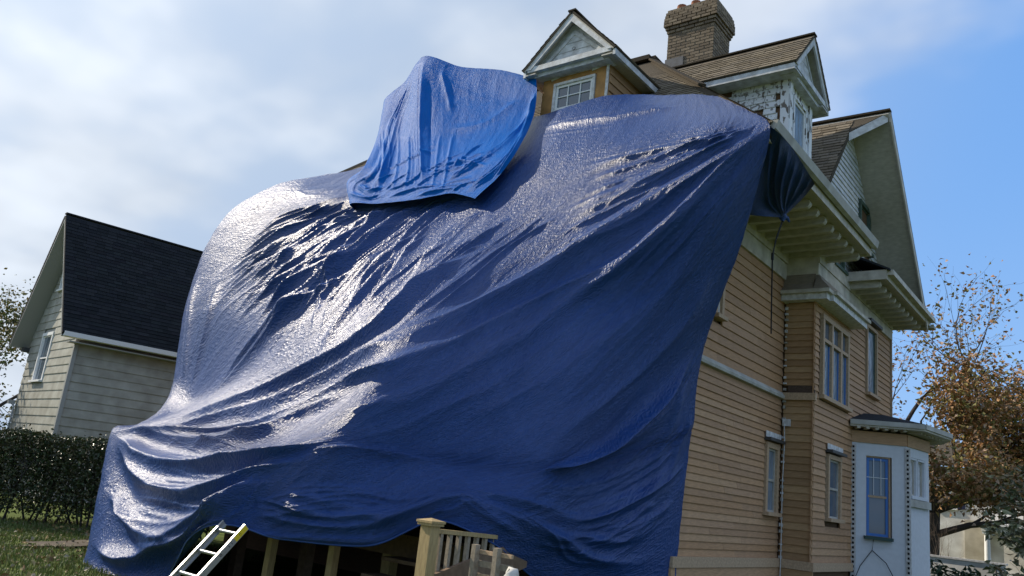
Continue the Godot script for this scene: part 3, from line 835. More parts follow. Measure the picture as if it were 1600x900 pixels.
func build_house():
	var H := thing("victorian_house", Vector3(-9.7, 0, -15.5), "tall stripped wooden house with dormers and brick chimney, half wrapped in blue tarpaulin", "house")
	var st: SurfaceTool
	# hidden body of the house, so that no light passes through
	st = begin()
	box(st, Vector3(-14.6, 0.0, -22.0), Vector3(XF - 0.06, 6.45, ZF - 0.02))
	put("core_wall", st, M.sheath, H)
	st = begin()
	box(st, Vector3(XF - 0.05, 0.0, ZE), Vector3(XB - 0.06, 6.45, ZC - 0.06))
	put("rear_core_wall", st, M.sheath, H)
	# ---- stone foundation, block by block
	var fo := group_part("foundation", H)
	for j in 3:
		var z := -10.7 - rng.randf() * 0.3
		while z > ZC:
			var l := rng.randf_range(0.3, 0.6)
			var zz: float = maxf(z - l, ZC)
			piece("stone", unit_box(), M.stone, Transform3D(Basis(Vector3(0, 0, l - 0.02), Vector3(0, 0.23, 0), Vector3(0.2, 0, 0)), Vector3(XF + rng.randf_range(-0.02, 0.02), 0.13 + j * 0.25, (z + zz) * 0.5)), fo)
			z -= l
	st = begin()
	box(st, Vector3(XF - 0.05, 0, ZE), Vector3(XB + 0.02, 0.76, ZC))
	put("plinth", st, M.stone, fo)
	# ---- side wall of the front block
	var sw := group_part("side_wall", H)
	var win_first := [3.32, 3.94, 1.70, 2.86]    # along, along, y, y
	var win_second := [0.98, 1.32, 4.46, 5.62]
	boards("clapboard", sw, Vector3(XF - 0.03, 1.03, ZF), Vector3(0, 0, -1), Vector3(1, 0, 0), ZF - ZC, 3.36, 0.101, 0.028, [win_first], M.boards, 1.4)
	boards("clapboard", sw, Vector3(XF - 0.03, 3.36, ZF), Vector3(0, 0, -1), Vector3(1, 0, 0), ZF - ZC, 3.70, 0.1135, 0.028, [], M.boards, 9.0)
	boards("shingle_board", sw, Vector3(XF - 0.03, 3.82, ZF), Vector3(0, 0, -1), Vector3(1, 0, 0), ZF - ZC, 5.88, 0.147, 0.032, [win_second], M.boards, 0.9)
	st = begin(); box(st, Vector3(XF - 0.03, 0.89, ZF), Vector3(XF + 0.045, 1.03, ZC)); put("baseboard", st, M.tan_trim, sw)
	st = begin(); box(st, Vector3(XF - 0.03, 0.75, ZF), Vector3(XF + 0.025, 0.885, ZC)); put("skirt_board", st, M.boards[2], sw)
	st = begin()
	prism(st, [Vector3(XF - 0.03, 3.70, ZF), Vector3(XF + 0.05, 3.71, ZF), Vector3(XF + 0.06, 3.75, ZF), Vector3(XF + 0.02, 3.82, ZF), Vector3(XF - 0.03, 3.82, ZF)], Vector3(0, 0, ZC - ZF))
	put("belt_course", st, M.primer_grey, sw)
	st = begin(); box(st, Vector3(XF - 0.03, 5.88, ZF), Vector3(XF + 0.03, 6.18, ZC)); put("frieze_board", st, M.primer, sw)
	st = begin(); box(st, Vector3(XF - 0.03, 6.183, ZF), Vector3(XF + 0.06, 6.45, ZC)); put("frieze_board", st, M.primer, sw)
	window(H, Vector3(XF, 2.28, -13.73), Vector3(0, 0, -1), Vector3(1, 0, 0), 0.42, 1.04, {"casing": 0.09, "head": true, "pane_mat": M.film, "sash_mat": M.primer_grey})
	window(H, Vector3(XF, 5.03, -11.25), Vector3(0, 0, -1), Vector3(1, 0, 0), 0.16, 1.0, {"casing": 0.08, "pane_mat": M.film})
	# inside corner: ragged caulk, a cable and dabs of primer
	st = begin()
	tube(st, [Vector3(XF + 0.06, 0.6, ZC + 0.05), Vector3(XF + 0.07, 1.3, ZC + 0.07), Vector3(XF + 0.06, 2.2, ZC + 0.06), Vector3(XF + 0.08, 3.0, ZC + 0.06), Vector3(XF + 0.06, 3.3, ZC + 0.05)], [0.008, 0.008, 0.008, 0.008, 0.008])
	put("cable", st, M.chalk_white, H)
	var co := group_part("corner_strip", H)
	for k in 46:
		var yy := 1.05 + k * 0.105
		if rng.randf() < 0.8:
			piece("caulk", unit_box(), M.chalk_white if rng.randf() < 0.6 else M.primer_grey, Transform3D(Basis(Vector3(rng.randf_range(0.03, 0.06), 0, 0), Vector3(0, rng.randf_range(0.02, 0.06), 0), Vector3(0, 0, 0.03)), Vector3(XF + 0.04, yy, ZC + 0.012)), co)
	st = begin(); box(st, Vector3(XF + 0.03, 3.24, ZC + 0.01), Vector3(XF + 0.16, 3.36, ZC + 0.05)); put("cover_plate", st, M.chalk_white, co)
	# ---- return wall of the rear block
	var rw := group_part("return_wall", H)
	boards("clapboard", rw, Vector3(XF + 0.02, 1.03, ZC - 0.03), Vector3(1, 0, 0), Vector3(0, 0, 1), XB - XF - 0.02, 3.70, 0.122, 0.03, [], M.boards_deep, 9.0)
	boards("clapboard", rw, Vector3(XF + 0.02, 3.96, ZC - 0.03), Vector3(1, 0, 0), Vector3(0, 0, 1), XB - XF - 0.02, 5.46, 0.115, 0.03, [], M.boards_deep, 9.0)
	st = begin(); box(st, Vector3(XF + 0.1, 3.83, ZC - 0.03), Vector3(XB, 3.955, ZC + 0.012)); put("bare_strip", st, M.dark_strip, rw)
	st = begin(); box(st, Vector3(XF + 0.02, 3.70, ZC - 0.03), Vector3(XB + 0.03, 3.825, ZC + 0.05)); put("belt_course", st, M.tan_trim, rw)
	st = begin(); box(st, Vector3(XF + 0.02, 0.89, ZC - 0.03), Vector3(XB + 0.045, 1.03, ZC + 0.045)); put("baseboard", st, M.tan_trim, rw)
	st = begin(); box(st, Vector3(XF + 0.02, 0.75, ZC - 0.03), Vector3(XB + 0.02, 0.885, ZC + 0.025)); put("skirt_board", st, M.boards_deep[0], rw)
	# ---- rear wall with its windows
	var bw := group_part("rear_wall", H)
	var zz0 := ZC + 0.03
	var holes := [[0.27, 2.10, 3.78, 5.30], [0.74, 1.66, 1.66, 2.95], [3.36, 4.30, 4.36, 5.92]]
	boards("clapboard", bw, Vector3(XB - 0.03, 1.03, zz0), Vector3(0, 0, -1), Vector3(1, 0, 0), ZC - ZE, 5.95, 0.119, 0.03, holes, M.boards, 2.2)
	st = begin(); box(st, Vector3(XB - 0.03, 0.89, ZC), Vector3(XB + 0.042, 1.03, -16.5)); put("baseboard", st, M.tan_trim, bw)
	st = begin(); box(st, Vector3(XB - 0.03, 5.95, ZC + 0.03), Vector3(XB + 0.04, 6.18, ZE)); put("frieze_board", st, M.primer, bw)
	st = begin(); box(st, Vector3(XB - 0.03, 6.183, ZC + 0.03), Vector3(XB + 0.06, 6.44, ZE)); put("frieze_board", st, M.primer, bw)
	st = begin(); box(st, Vector3(XF, 5.97, ZC), Vector3(XB, 6.44, ZC + 0.035)); put("frieze_board", st, M.primer, bw)
	st = begin(); box(st, Vector3(XB - 0.1, 1.0, ZE - 0.05), Vector3(XB + 0.025, 6.4, ZE)); put("corner_board", st, M.tan_trim, bw)
	# triple window: three lights below, three small ones above
	var tri := group_part("triple_window", H)
	var zc3 := -15.36
	st = begin()
	for d in [-0.80, -0.31, 0.27, 0.80]:
		box(st, Vector3(XB - 0.03, 3.86, zc3 + d - 0.045), Vector3(XB + 0.035, 5.24, zc3 + d + 0.045))
	box(st, Vector3(XB - 0.03, 5.24, zc3 - 0.86), Vector3(XB + 0.037, 5.33, zc3 + 0.86))
	box(st, Vector3(XB - 0.03, 4.84, zc3 - 0.84), Vector3(XB + 0.03, 4.90, zc3 + 0.84))
	put("frame", st, M.tan_trim, tri)
	st = begin(); box(st, Vector3(XB - 0.03, 3.79, zc3 - 0.9), Vector3(XB + 0.08, 3.86, zc3 + 0.9)); put("sill", st, M.tan_trim, tri)
	for p in [[-0.80, -0.31], [-0.31, 0.27], [0.27, 0.80]]:
		st = begin(); box(st, Vector3(XB - 0.05, 3.86, zc3 + p[0] + 0.05), Vector3(XB - 0.03, 4.84, zc3 + p[1] - 0.05)); put("pane", st, M.film, tri)
		st = begin(); box(st, Vector3(XB - 0.05, 4.90, zc3 + p[0] + 0.05), Vector3(XB - 0.03, 5.24, zc3 + p[1] - 0.05)); put("transom_pane", st, M.glass, tri)
		st = begin()
		for s in [p[0] + 0.065, p[1] - 0.065]:
			box(st, Vector3(XB - 0.028, 3.90, zc3 + s - 0.012), Vector3(XB - 0.012, 4.82, zc3 + s + 0.012))
		box(st, Vector3(XB - 0.028, 3.87, zc3 + p[0] + 0.055), Vector3(XB - 0.013, 3.90, zc3 + p[1] - 0.055))
		put("masking_tape", st, M.blue_tape, tri)
	window(H, Vector3(XB, 2.29, -15.36), Vector3(0, 0, -1), Vector3(1, 0, 0), 0.66, 1.02, {"casing": 0.08, "head": true, "pane_mat": M.glass, "sash_mat": M.primer_grey})
	window(H, Vector3(XB, 5.10, -17.98), Vector3(0, 0, -1), Vector3(1, 0, 0), 0.72, 1.38, {"casing": 0.07, "pane_mat": M.film, "meeting": false, "sash": 0.02, "sash_mat": M.green_frame})
	st = begin(); box(st, Vector3(XB + 0.03, 5.90, -18.45), Vector3(XB + 0.12, 5.96, -17.5)); put("drip_cap", st, M.dark_metal, H)
	# ---- flared skirt and hood over the triple window
	var hd := group_part("window_hood", H)
	st = begin()
	prism(st, [Vector3(XF, 5.97, ZC + 0.04), Vector3(XF, 5.97, ZC), Vector3(XF, 5.64, ZC), Vector3(XF, 5.64, ZC + 0.20), Vector3(XF, 5.78, ZC + 0.10)], Vector3(XB - XF, 0, 0))
	put("flared_skirt", st, M.weathered, hd)
	st = begin()
	prism(st, [Vector3(XB, 5.97, ZC), Vector3(XB + 0.04, 5.97, ZC), Vector3(XB + 0.14, 5.80, ZC + 0.10), Vector3(XB + 0.30, 5.64, ZC + 0.2), Vector3(XB, 5.64, ZC + 0.2)], Vector3(0, 0, -2.4))
	put("flared_skirt", st, M.weathered, hd)
	st = begin()
	box(st, Vector3(XF, 5.57, ZC), Vector3(XB + 0.30, 5.635, ZC + 0.26))
	box(st, Vector3(XB, 5.572, ZC - 2.3), Vector3(XB + 0.36, 5.637, ZC + 0.0))
	put("hood_moulding", st, M.primer, hd)
	st = begin()
	box(st, Vector3(XF, 5.46, ZC), Vector3(XB + 0.24, 5.568, ZC + 0.20))
	box(st, Vector3(XB, 5.462, ZC - 2.25), Vector3(XB + 0.30, 5.57, ZC - 0.002))
	put("hood_fascia", st, M.chalk_white, hd)
	# ---- main eave with its row of beam ends
	var ev := group_part("main_eave", H)
	st = begin(); box(st, Vector3(XF - 0.02, 6.45, ZC - 0.55), Vector3(-3.62, 6.50, -9.5)); put("soffit", st, M.soffit, ev)
	st = begin(); box(st, Vector3(-14.8, 6.40, -10.9), Vector3(XF - 0.022, 6.45, -9.8)); put("front_soffit", st, M.soffit, ev)
	for k in 13:
		var z := -9.75 - k * 0.395
		put("beam_end", bracket_shape(XF - 0.02 if z > ZC else XB - 0.02, -3.72, 6.447, z), M.soffit, ev)
	st = begin()
	box(st, Vector3(-3.62, 6.42, ZC - 0.55), Vector3(-3.57, 6.62, -9.5))
	box(st, Vector3(-14.8, 6.38, -9.8), Vector3(-3.8, 6.50, -9.75))
	put("fascia", st, M.primer, ev)
	st = begin(); box(st, Vector3(XF + 0.55, 6.42, ZC - 0.60), Vector3(-3.57, 6.62, ZC - 0.552)); put("end_fascia", st, M.primer, ev)
	st = begin()
	prism(st, [Vector3(-3.57, 6.68, -9.5), Vector3(-3.565, 6.57, -9.5), Vector3(-3.53, 6.54, -9.5), Vector3(-3.47, 6.56, -9.5), Vector3(-3.44, 6.68, -9.5)], Vector3(0, 0, ZC - 0.62 + 9.5))
	put("gutter", st, M.primer_grey, ev)
	# ---- hipped roof with a flat deck
	var rf := group_part("roof", H)
	var a := Vector3(-15.96, 6.64, -9.45); var b := Vector3(-3.52, 6.64, -9.45); var c := Vector3(-5.3, 6.64, -21.9); var d := Vector3(-15.0, 6.64, -21.9)
	var t := 4.26
	var a2 := a + Vector3(t, t, -t); var b2 := b + Vector3(-t, t, -t); var c2 := Vector3(-7.78, 10.9, -17.64); var d2 := Vector3(-11.7, 10.9, -17.64)
	# the right slope stops where the rear gable begins
	var a_cut := a + Vector3(0.8, 0.8, -0.8)
	var slopes := [[a_cut, b, b2, a2], [b, Vector3(-3.52, 6.64, ZC - 0.6), Vector3(-7.78, 10.9, ZC - 0.6), b2], [Vector3(-4.5, 7.62, ZC - 0.6), c, c2, Vector3(-7.78, 10.9, ZC - 0.6)], [c, d, d2, c2], [d, a_cut, a2, d2]]
	for i in slopes.size():
		var s: Array = slopes[i]
		if i == 0:
			s = [s[0] - Vector3(0, 0.16, 0), s[1] - Vector3(0, 0.16, 0), s[2] - Vector3(0, 0.03, 0), s[3] - Vector3(0, 0.03, 0)]
		st = begin()
		var n: Vector3 = (s[1] - s[0]).cross(s[2] - s[0]).normalized()
		if n.y < 0: n = -n
		prism(st, s, -n * 0.08)
		put("roof_slope", st, M.roof_felt, rf)
	st = begin(); prism(st, [a2, b2, c2, d2], Vector3(0, 0.03, 0)); put("deck", st, M.lead, rf)
	st = begin()
	bar(st, b.lerp(b2, 0.45) + Vector3(0, 0.03, 0), b2 + Vector3(0, 0.03, 0), 0.14, 0.04)
	bar(st, a2 + Vector3(0, 0.05, 0), b2 + Vector3(0, 0.05, 0), 0.2, 0.1)
	bar(st, b2 + Vector3(0, 0.05, 0), c2 + Vector3(0, 0.05, 0), 0.2, 0.1)
	put("ridge_cap", st, M.shingles[1], rf)
	var tones := [Color(0.46, 0.385, 0.28), Color(0.38, 0.315, 0.23), Color(0.53, 0.45, 0.34), Color(0.42, 0.36, 0.28)]
	var up := Vector3(0, 1, -1).normalized()
	var nn := Vector3(0, 1, 1).normalized()
	st = begin()
	var front_clip := func(v: float) -> Array: return [maxf(v * 0.7071 + 0.02, 10.5 - v * 4.5), 12.44 - v * 0.7071 - 0.02]
	tabs(st, a - Vector3(0, 0.08, 0), Vector3(1, 0, 0), up, nn, 12.44, 6.0, 0.135, tones, front_clip)
	put("shingles", st, M.shingle_mass, rf).set_meta("kind", "stuff")
	st = begin()
	var right_clip := func(v: float) -> Array: return [v * 0.7071 + 0.02, 5.3]
	tabs(st, b + Vector3(1, 1, 0).normalized() * 0.002, Vector3(0, 0, -1), Vector3(-1, 1, 0).normalized(), Vector3(1, 1, 0).normalized(), 5.3, 6.0, 0.135, tones, right_clip)
	put("shingles", st, M.shingle_mass, rf).set_meta("kind", "stuff")
	build_gable(H, tones)
	build_chimney(H)
	build_dormer(H, Vector3(-7.5, 0, -10.6), Basis.IDENTITY, {"wood": true, "cover": tones, "half": 0.69, "eave": 9.0, "apex": 9.93, "reach": 0.30, "spread": 0.905, "floor": 7.6, "back": 3.2})
	build_dormer(H, Vector3(-11.22, 0, -10.9), Basis.IDENTITY, {"wood": true, "cover": tones, "half": 0.69, "eave": 8.75, "apex": 9.55, "reach": 0.1, "spread": 0.75, "floor": 7.6, "back": 2.9})
	build_dormer(H, Vector3(-4.5, 0, -13.42), Basis(Vector3.UP, PI / 2), {"wood": false, "cover": tones, "half": 0.60, "eave": 9.27, "apex": 10.28, "reach": 0.25, "spread": 0.93, "floor": 7.5, "back": 3.3})
	build_bay(H)

func build_dormer(H: Node3D, o: Vector3, B: Basis, p: Dictionary):
	# local frame: z outwards from the face, x to the right
	var g := group_part("dormer", H)
	var T := Transform3D(B, o)
	var L := func(x: float, y: float, z: float) -> Vector3: return T * Vector3(x, y, z)
	var ux: Vector3 = B.x; var uz: Vector3 = B.z; var up := Vector3.UP
	var w: float = p.half; var s: float = p.spread; var e: float = p.eave; var ap: float = p.apex; var r: float = p.reach; var fl: float = p.floor; var bk: float = p.back
	var st := begin()
	obox(st, L.call(0, (fl + e) * 0.5 - 0.25, -bk * 0.5 - 0.02), ux * (w - 0.02), up * ((e - fl) * 0.5 + 0.25), uz * bk * 0.5)
	put("body", st, M.sheath, g)
	var face_m: Material = M.plywood if p.wood else M.peeling_trim
	var ww := 0.77 if p.wood else 0.62
	var wh := 0.92
	var wy: float = 8.27 if p.wood else 8.50
	# front face: boards left, right and above the window
	for q in [[-w, -ww * 0.5 - 0.06], [ww * 0.5 + 0.06, w]]:
		st = begin(); obox(st, L.call((q[0] + q[1]) * 0.5, (fl + e) * 0.5 - 0.3, 0.0), ux * (q[1] - q[0]) * 0.5, up * ((e - fl) * 0.5 + 0.3), uz * 0.02); put("face_board", st, face_m, g)
	st = begin(); obox(st, L.call(0, (wy + wh * 0.5 + 0.07 + e) * 0.5, 0.0), ux * (ww * 0.5 + 0.058), up * (e - wy - wh * 0.5 - 0.07) * 0.5, uz * 0.018); put("face_board", st, face_m, g)
	st = begin(); obox(st, L.call(0, (wy - wh * 0.5 - 0.06 + fl - 0.6) * 0.5, 0.0), ux * (ww * 0.5 + 0.058), up * (wy - wh * 0.5 - 0.06 - fl + 0.6) * 0.5, uz * 0.018); put("face_board", st, face_m, g)
	window(g, L.call(0, wy, 0.02), ux, uz, ww, wh, {"flat": true, "casing": 0.05, "recess": -0.01, "sash": 0.045, "pane_mat": M.glass if p.wood else M.film, "grid": [3, 4, 0.0, 1.0] if p.wood else [1, 1, 0.0, 1.0], "meeting": p.wood, "casing_mat": M.chalk_white if p.wood else M.peeling_trim, "sash_mat": M.white_paint})
	if p.wood:
		for q in [-0.42, 0.44]:
			st = begin(); prism(st, [L.call(q - 0.09, wy + wh * 0.5 + 0.13, 0.021), L.call(q + 0.10, wy + wh * 0.5 + 0.17, 0.021), L.call(q + 0.08, wy + wh * 0.5 + 0.24, 0.021), L.call(q - 0.02, wy + wh * 0.5 + 0.26, 0.021), L.call(q - 0.10, wy + wh * 0.5 + 0.22, 0.021)], uz * 0.012); put("filler_patch", st, M.chalk_white, g)
		st = begin(); obox(st, L.call(w - 0.02, e - 0.45, 0.022), ux * 0.022, up * 0.35, uz * 0.012); put("corner_trim", st, M.chalk_white, g)
	else:
		for q in [-1.0, 1.0]:
			st = begin(); obox(st, L.call(q * (w - 0.06), (fl + e) * 0.5 - 0.1, 0.03), ux * 0.075, up * ((e - fl) * 0.5 + 0.1), uz * 0.03); put("corner_board", st, M.peeling_trim, g)
	# side walls
	for q in [-1.0, 1.0]:
		var o2: Vector3 = L.call(q * (w - 0.005), fl - 0.3, 0.0)
		if p.wood:
			boards("side_board", g, o2, -uz, ux * q, bk, e, 0.16, 0.03, [], M.boards_deep, 1.7)
		else:
			var y: float = fl - 0.3
			while y < e - 0.05:
				var z := -0.06 - rng.randf() * 0.15
				while z > -bk:
					var sl := rng.randf_range(0.16, 0.30)
					if rng.randf() < 0.93:
						var bb := Basis(-uz * (sl - 0.012), up * 0.125, ux * q * 0.034)
						piece("wall_shingle", wedge(), M.peeling, Transform3D(bb, L.call(q * (w - 0.004), y, z)), g)
					z -= sl
				y += 0.125
			st = begin(); obox(st, L.call(q * (w + 0.004), (fl + e) * 0.5, -0.03), ux * 0.03, up * (e - fl) * 0.5, uz * 0.075); put("corner_board", st, M.peeling_trim, g)
	# pediment: base cornice, raking boards, recessed field of shingles
	var trim: Material = M.old_white
	st = begin()
	obox(st, L.call(0, e + 0.03, r * 0.5 - 0.05), ux * (s - 0.03), up * 0.05, uz * (r * 0.5 + 0.05))
	obox(st, L.call(0, e - 0.06, r * 0.35 - 0.03), ux * (s - 0.12), up * 0.038, uz * (r * 0.35 + 0.03))
	put("base_cornice", st, trim, g)
	st = begin()
	prism(st, [L.call(-s + 0.04, e + 0.06, r - 0.16), L.call(s - 0.04, e + 0.06, r - 0.16), L.call(0, ap - 0.02, r - 0.16)], -uz * 0.03)
	put("pediment_field", st, M.old_white, g)
	var hh: float = ap - e
	for q in [-1.0, 1.0]:
		var lo: Vector3 = L.call(q * (s + 0.02), e + 0.02, r - 0.01)
		var hi: Vector3 = L.call(0, ap + 0.0, r - 0.01)
		var dirv := (hi - lo)
		var off := Vector3(0, -0.07, 0)
		st = begin(); bar(st, lo + off * 0.4, hi + off * 0.9, 0.05, 0.11, uz); st = begin()
		prism(st, [L.call(q * (s + 0.02), e + 0.02, r - 0.02), L.call(0, ap, r - 0.02), L.call(0, ap - 0.14, r - 0.02), L.call(q * (s - 0.10), e + 0.02, r - 0.02)], uz * 0.035)
		put("raking_board", st, trim, g)
		st = begin()
		prism(st, [L.call(q * (s - 0.20), e + 0.08, r - 0.159), L.call(0, ap - 0.24, r - 0.159), L.call(0, ap - 0.33, r - 0.159), L.call(q * (s - 0.30), e + 0.08, r - 0.159)], uz * 0.03)
		put("inner_rake_trim", st, trim, g)
		# roof slab
		var nrm: Vector3 = (ux * q * hh + up * s).normalized()
		st = begin()
		prism(st, [L.call(q * (s + 0.05), e - 0.0, r + 0.03), L.call(0, ap + 0.03, r + 0.03), L.call(0, ap + 0.03, -bk - 0.6), L.call(q * (s + 0.05), e - 0.0, -bk - 0.2)], nrm * 0.035)
		put("roof_slab", st, M.roof_felt, g)
		st = begin()
		prism(st, [L.call(q * (s + 0.03), e + 0.01, r + 0.02), L.call(0, ap + 0.02, r + 0.02), L.call(0, ap + 0.02, r - 0.16), L.call(q * (s + 0.03), e + 0.01, r - 0.16)], -nrm * 0.02)
		put("rake_soffit", st, M.soffit, g)
		st = begin()
		var lo2: Vector3 = L.call(q * (s + 0.05), e, r + 0.035) + nrm * 0.036
		var v: Vector3 = (L.call(0, ap + 0.03, 0) - L.call(q * (s + 0.05), e, 0)).normalized()
		tabs(st, lo2, -uz, v, nrm, bk + r + 0.4, sqrt(hh * hh + s * s), 0.13, p.cover)
		put("shingles", st, M.shingle_mass, g).set_meta("kind", "stuff")
		st = begin(); bar(st, L.call(q * (s + 0.03), e - 0.05, r), L.call(q * (s + 0.03), e - 0.05, -bk), 0.05, 0.11); put("eave_board", st, trim, g)
		st = begin(); obox(st, L.call(q * (w + s) * 0.5, e - 0.07, -bk * 0.5 + r * 0.5), ux * (s - w) * 0.5, up * 0.012, uz * (bk + r) * 0.5); put("eave_soffit", st, M.soffit if p.wood else trim, g)
	st = begin(); bar(st, L.call(0, ap + 0.07, r + 0.04), L.call(0, ap + 0.07, -bk - 0.6), 0.16, 0.03); put("ridge_cap", st, M.shingles[1], g)
	for k in 3:
		var yy: float = e + 0.14 + k * (hh - 0.45) / 3.0
		var hw: float = (s - 0.32) * (1.0 - (yy - e) / (hh - 0.2))
		if hw > 0.06:
			st = begin(); prism(st, [L.call(-hw, yy, r - 0.158), L.call(hw, yy, r - 0.158), L.call(hw * 0.72, yy + (hh - 0.45) / 3.0 - 0.012, r - 0.158), L.call(-hw * 0.72, yy + (hh - 0.45) / 3.0 - 0.012, r - 0.158)], uz * 0.012); put("gable_shingle", st, M.old_white, g)
	if p.wood:
		st = begin(); tube(st, [L.call(0.0, e + 0.33, r - 0.146), L.call(0.0, e + 0.33, r - 0.135)], [0.035, 0.03], 8); put("bullseye_knob", st, M.dark_strip, g)

func build_chimney(H: Node3D):
	var g := group_part("chimney", H)
	var c := Vector3(-7.2, 0, -14.75)
	var hx := 0.55; var hz := 0.42
	var st := begin()
	box(st, Vector3(c.x - hx + 0.008, 9.0, c.z - hz + 0.008), Vector3(c.x + hx - 0.008, 12.38, c.z + hz - 0.008))
	put("core", st, M.mortar, g)
	st = begin(); box(st, Vector3(c.x - hx - 0.012, 12.05, c.z - hz - 0.012), Vector3(c.x + hx + 0.012, 12.41, c.z + hz + 0.012)); put("core_top", st, M.mortar, g)
	var y := 10.6
	var k := 0
	var rowh := 0.0745
	while y < 12.40:
		var grow := 0.0
		if y > 11.85: grow = 0.025
		if y > 11.93: grow = 0.05
		if y > 12.0: grow = 0.085
		if y > 12.15: grow = 0.085 - (y - 12.15) * 0.16
		if y > 12.32: grow = 0.03
		for side in [[Vector3(1, 0, 0), Vector3(0, 0, 1), hx + grow, hz + grow], [Vector3(0, 0, -1), Vector3(1, 0, 0), hz + grow, hx + grow]]:
			var u: Vector3 = side[0]; var n: Vector3 = side[1]; var half: float = side[2]
			var x := -half + (-0.11 if k % 2 == 0 else 0.0)
			while x < half - 0.02:
				var x0 := maxf(x, -half)
				var x1 := minf(x + 0.215, half)
				if x1 - x0 > 0.03:
					var l := x1 - x0 - 0.012
					piece("brick", unit_box(), M.bricks[rng.randi() % 4], Transform3D(Basis(u * l, Vector3.UP * (rowh - 0.011), n * 0.10), c + u * (x0 + x1) * 0.5 + n * (side[3] - 0.05 + rng.randf_range(-0.003, 0.003)) + Vector3(0, y + rowh * 0.5, 0)), g)
				x += 0.225
		y += rowh
		k += 1
	st = begin(); box(st, Vector3(c.x - hx - 0.03, 12.42, c.z - hz - 0.03), Vector3(c.x + hx + 0.03, 12.45, c.z + hz + 0.03)); put("cap", st, M.mortar, g)
	for q in [-0.34, 0.0, 0.34]:
		st = begin()
		tube(st, [c + Vector3(q, 12.44, 0.24), c + Vector3(q, 12.62, 0.24), c + Vector3(q, 12.62, 0.24)], [0.12, 0.11, 0.085], 10)
		put("chimney_pot", st, M.terracotta, g)
	st = begin(); box(st, Vector3(c.x - hx - 0.02, 10.6, c.z + hz + 0.004), Vector3(c.x - hx + 0.42, 11.22, c.z + hz + 0.02)); put("lead_flashing", st, M.lead, g)

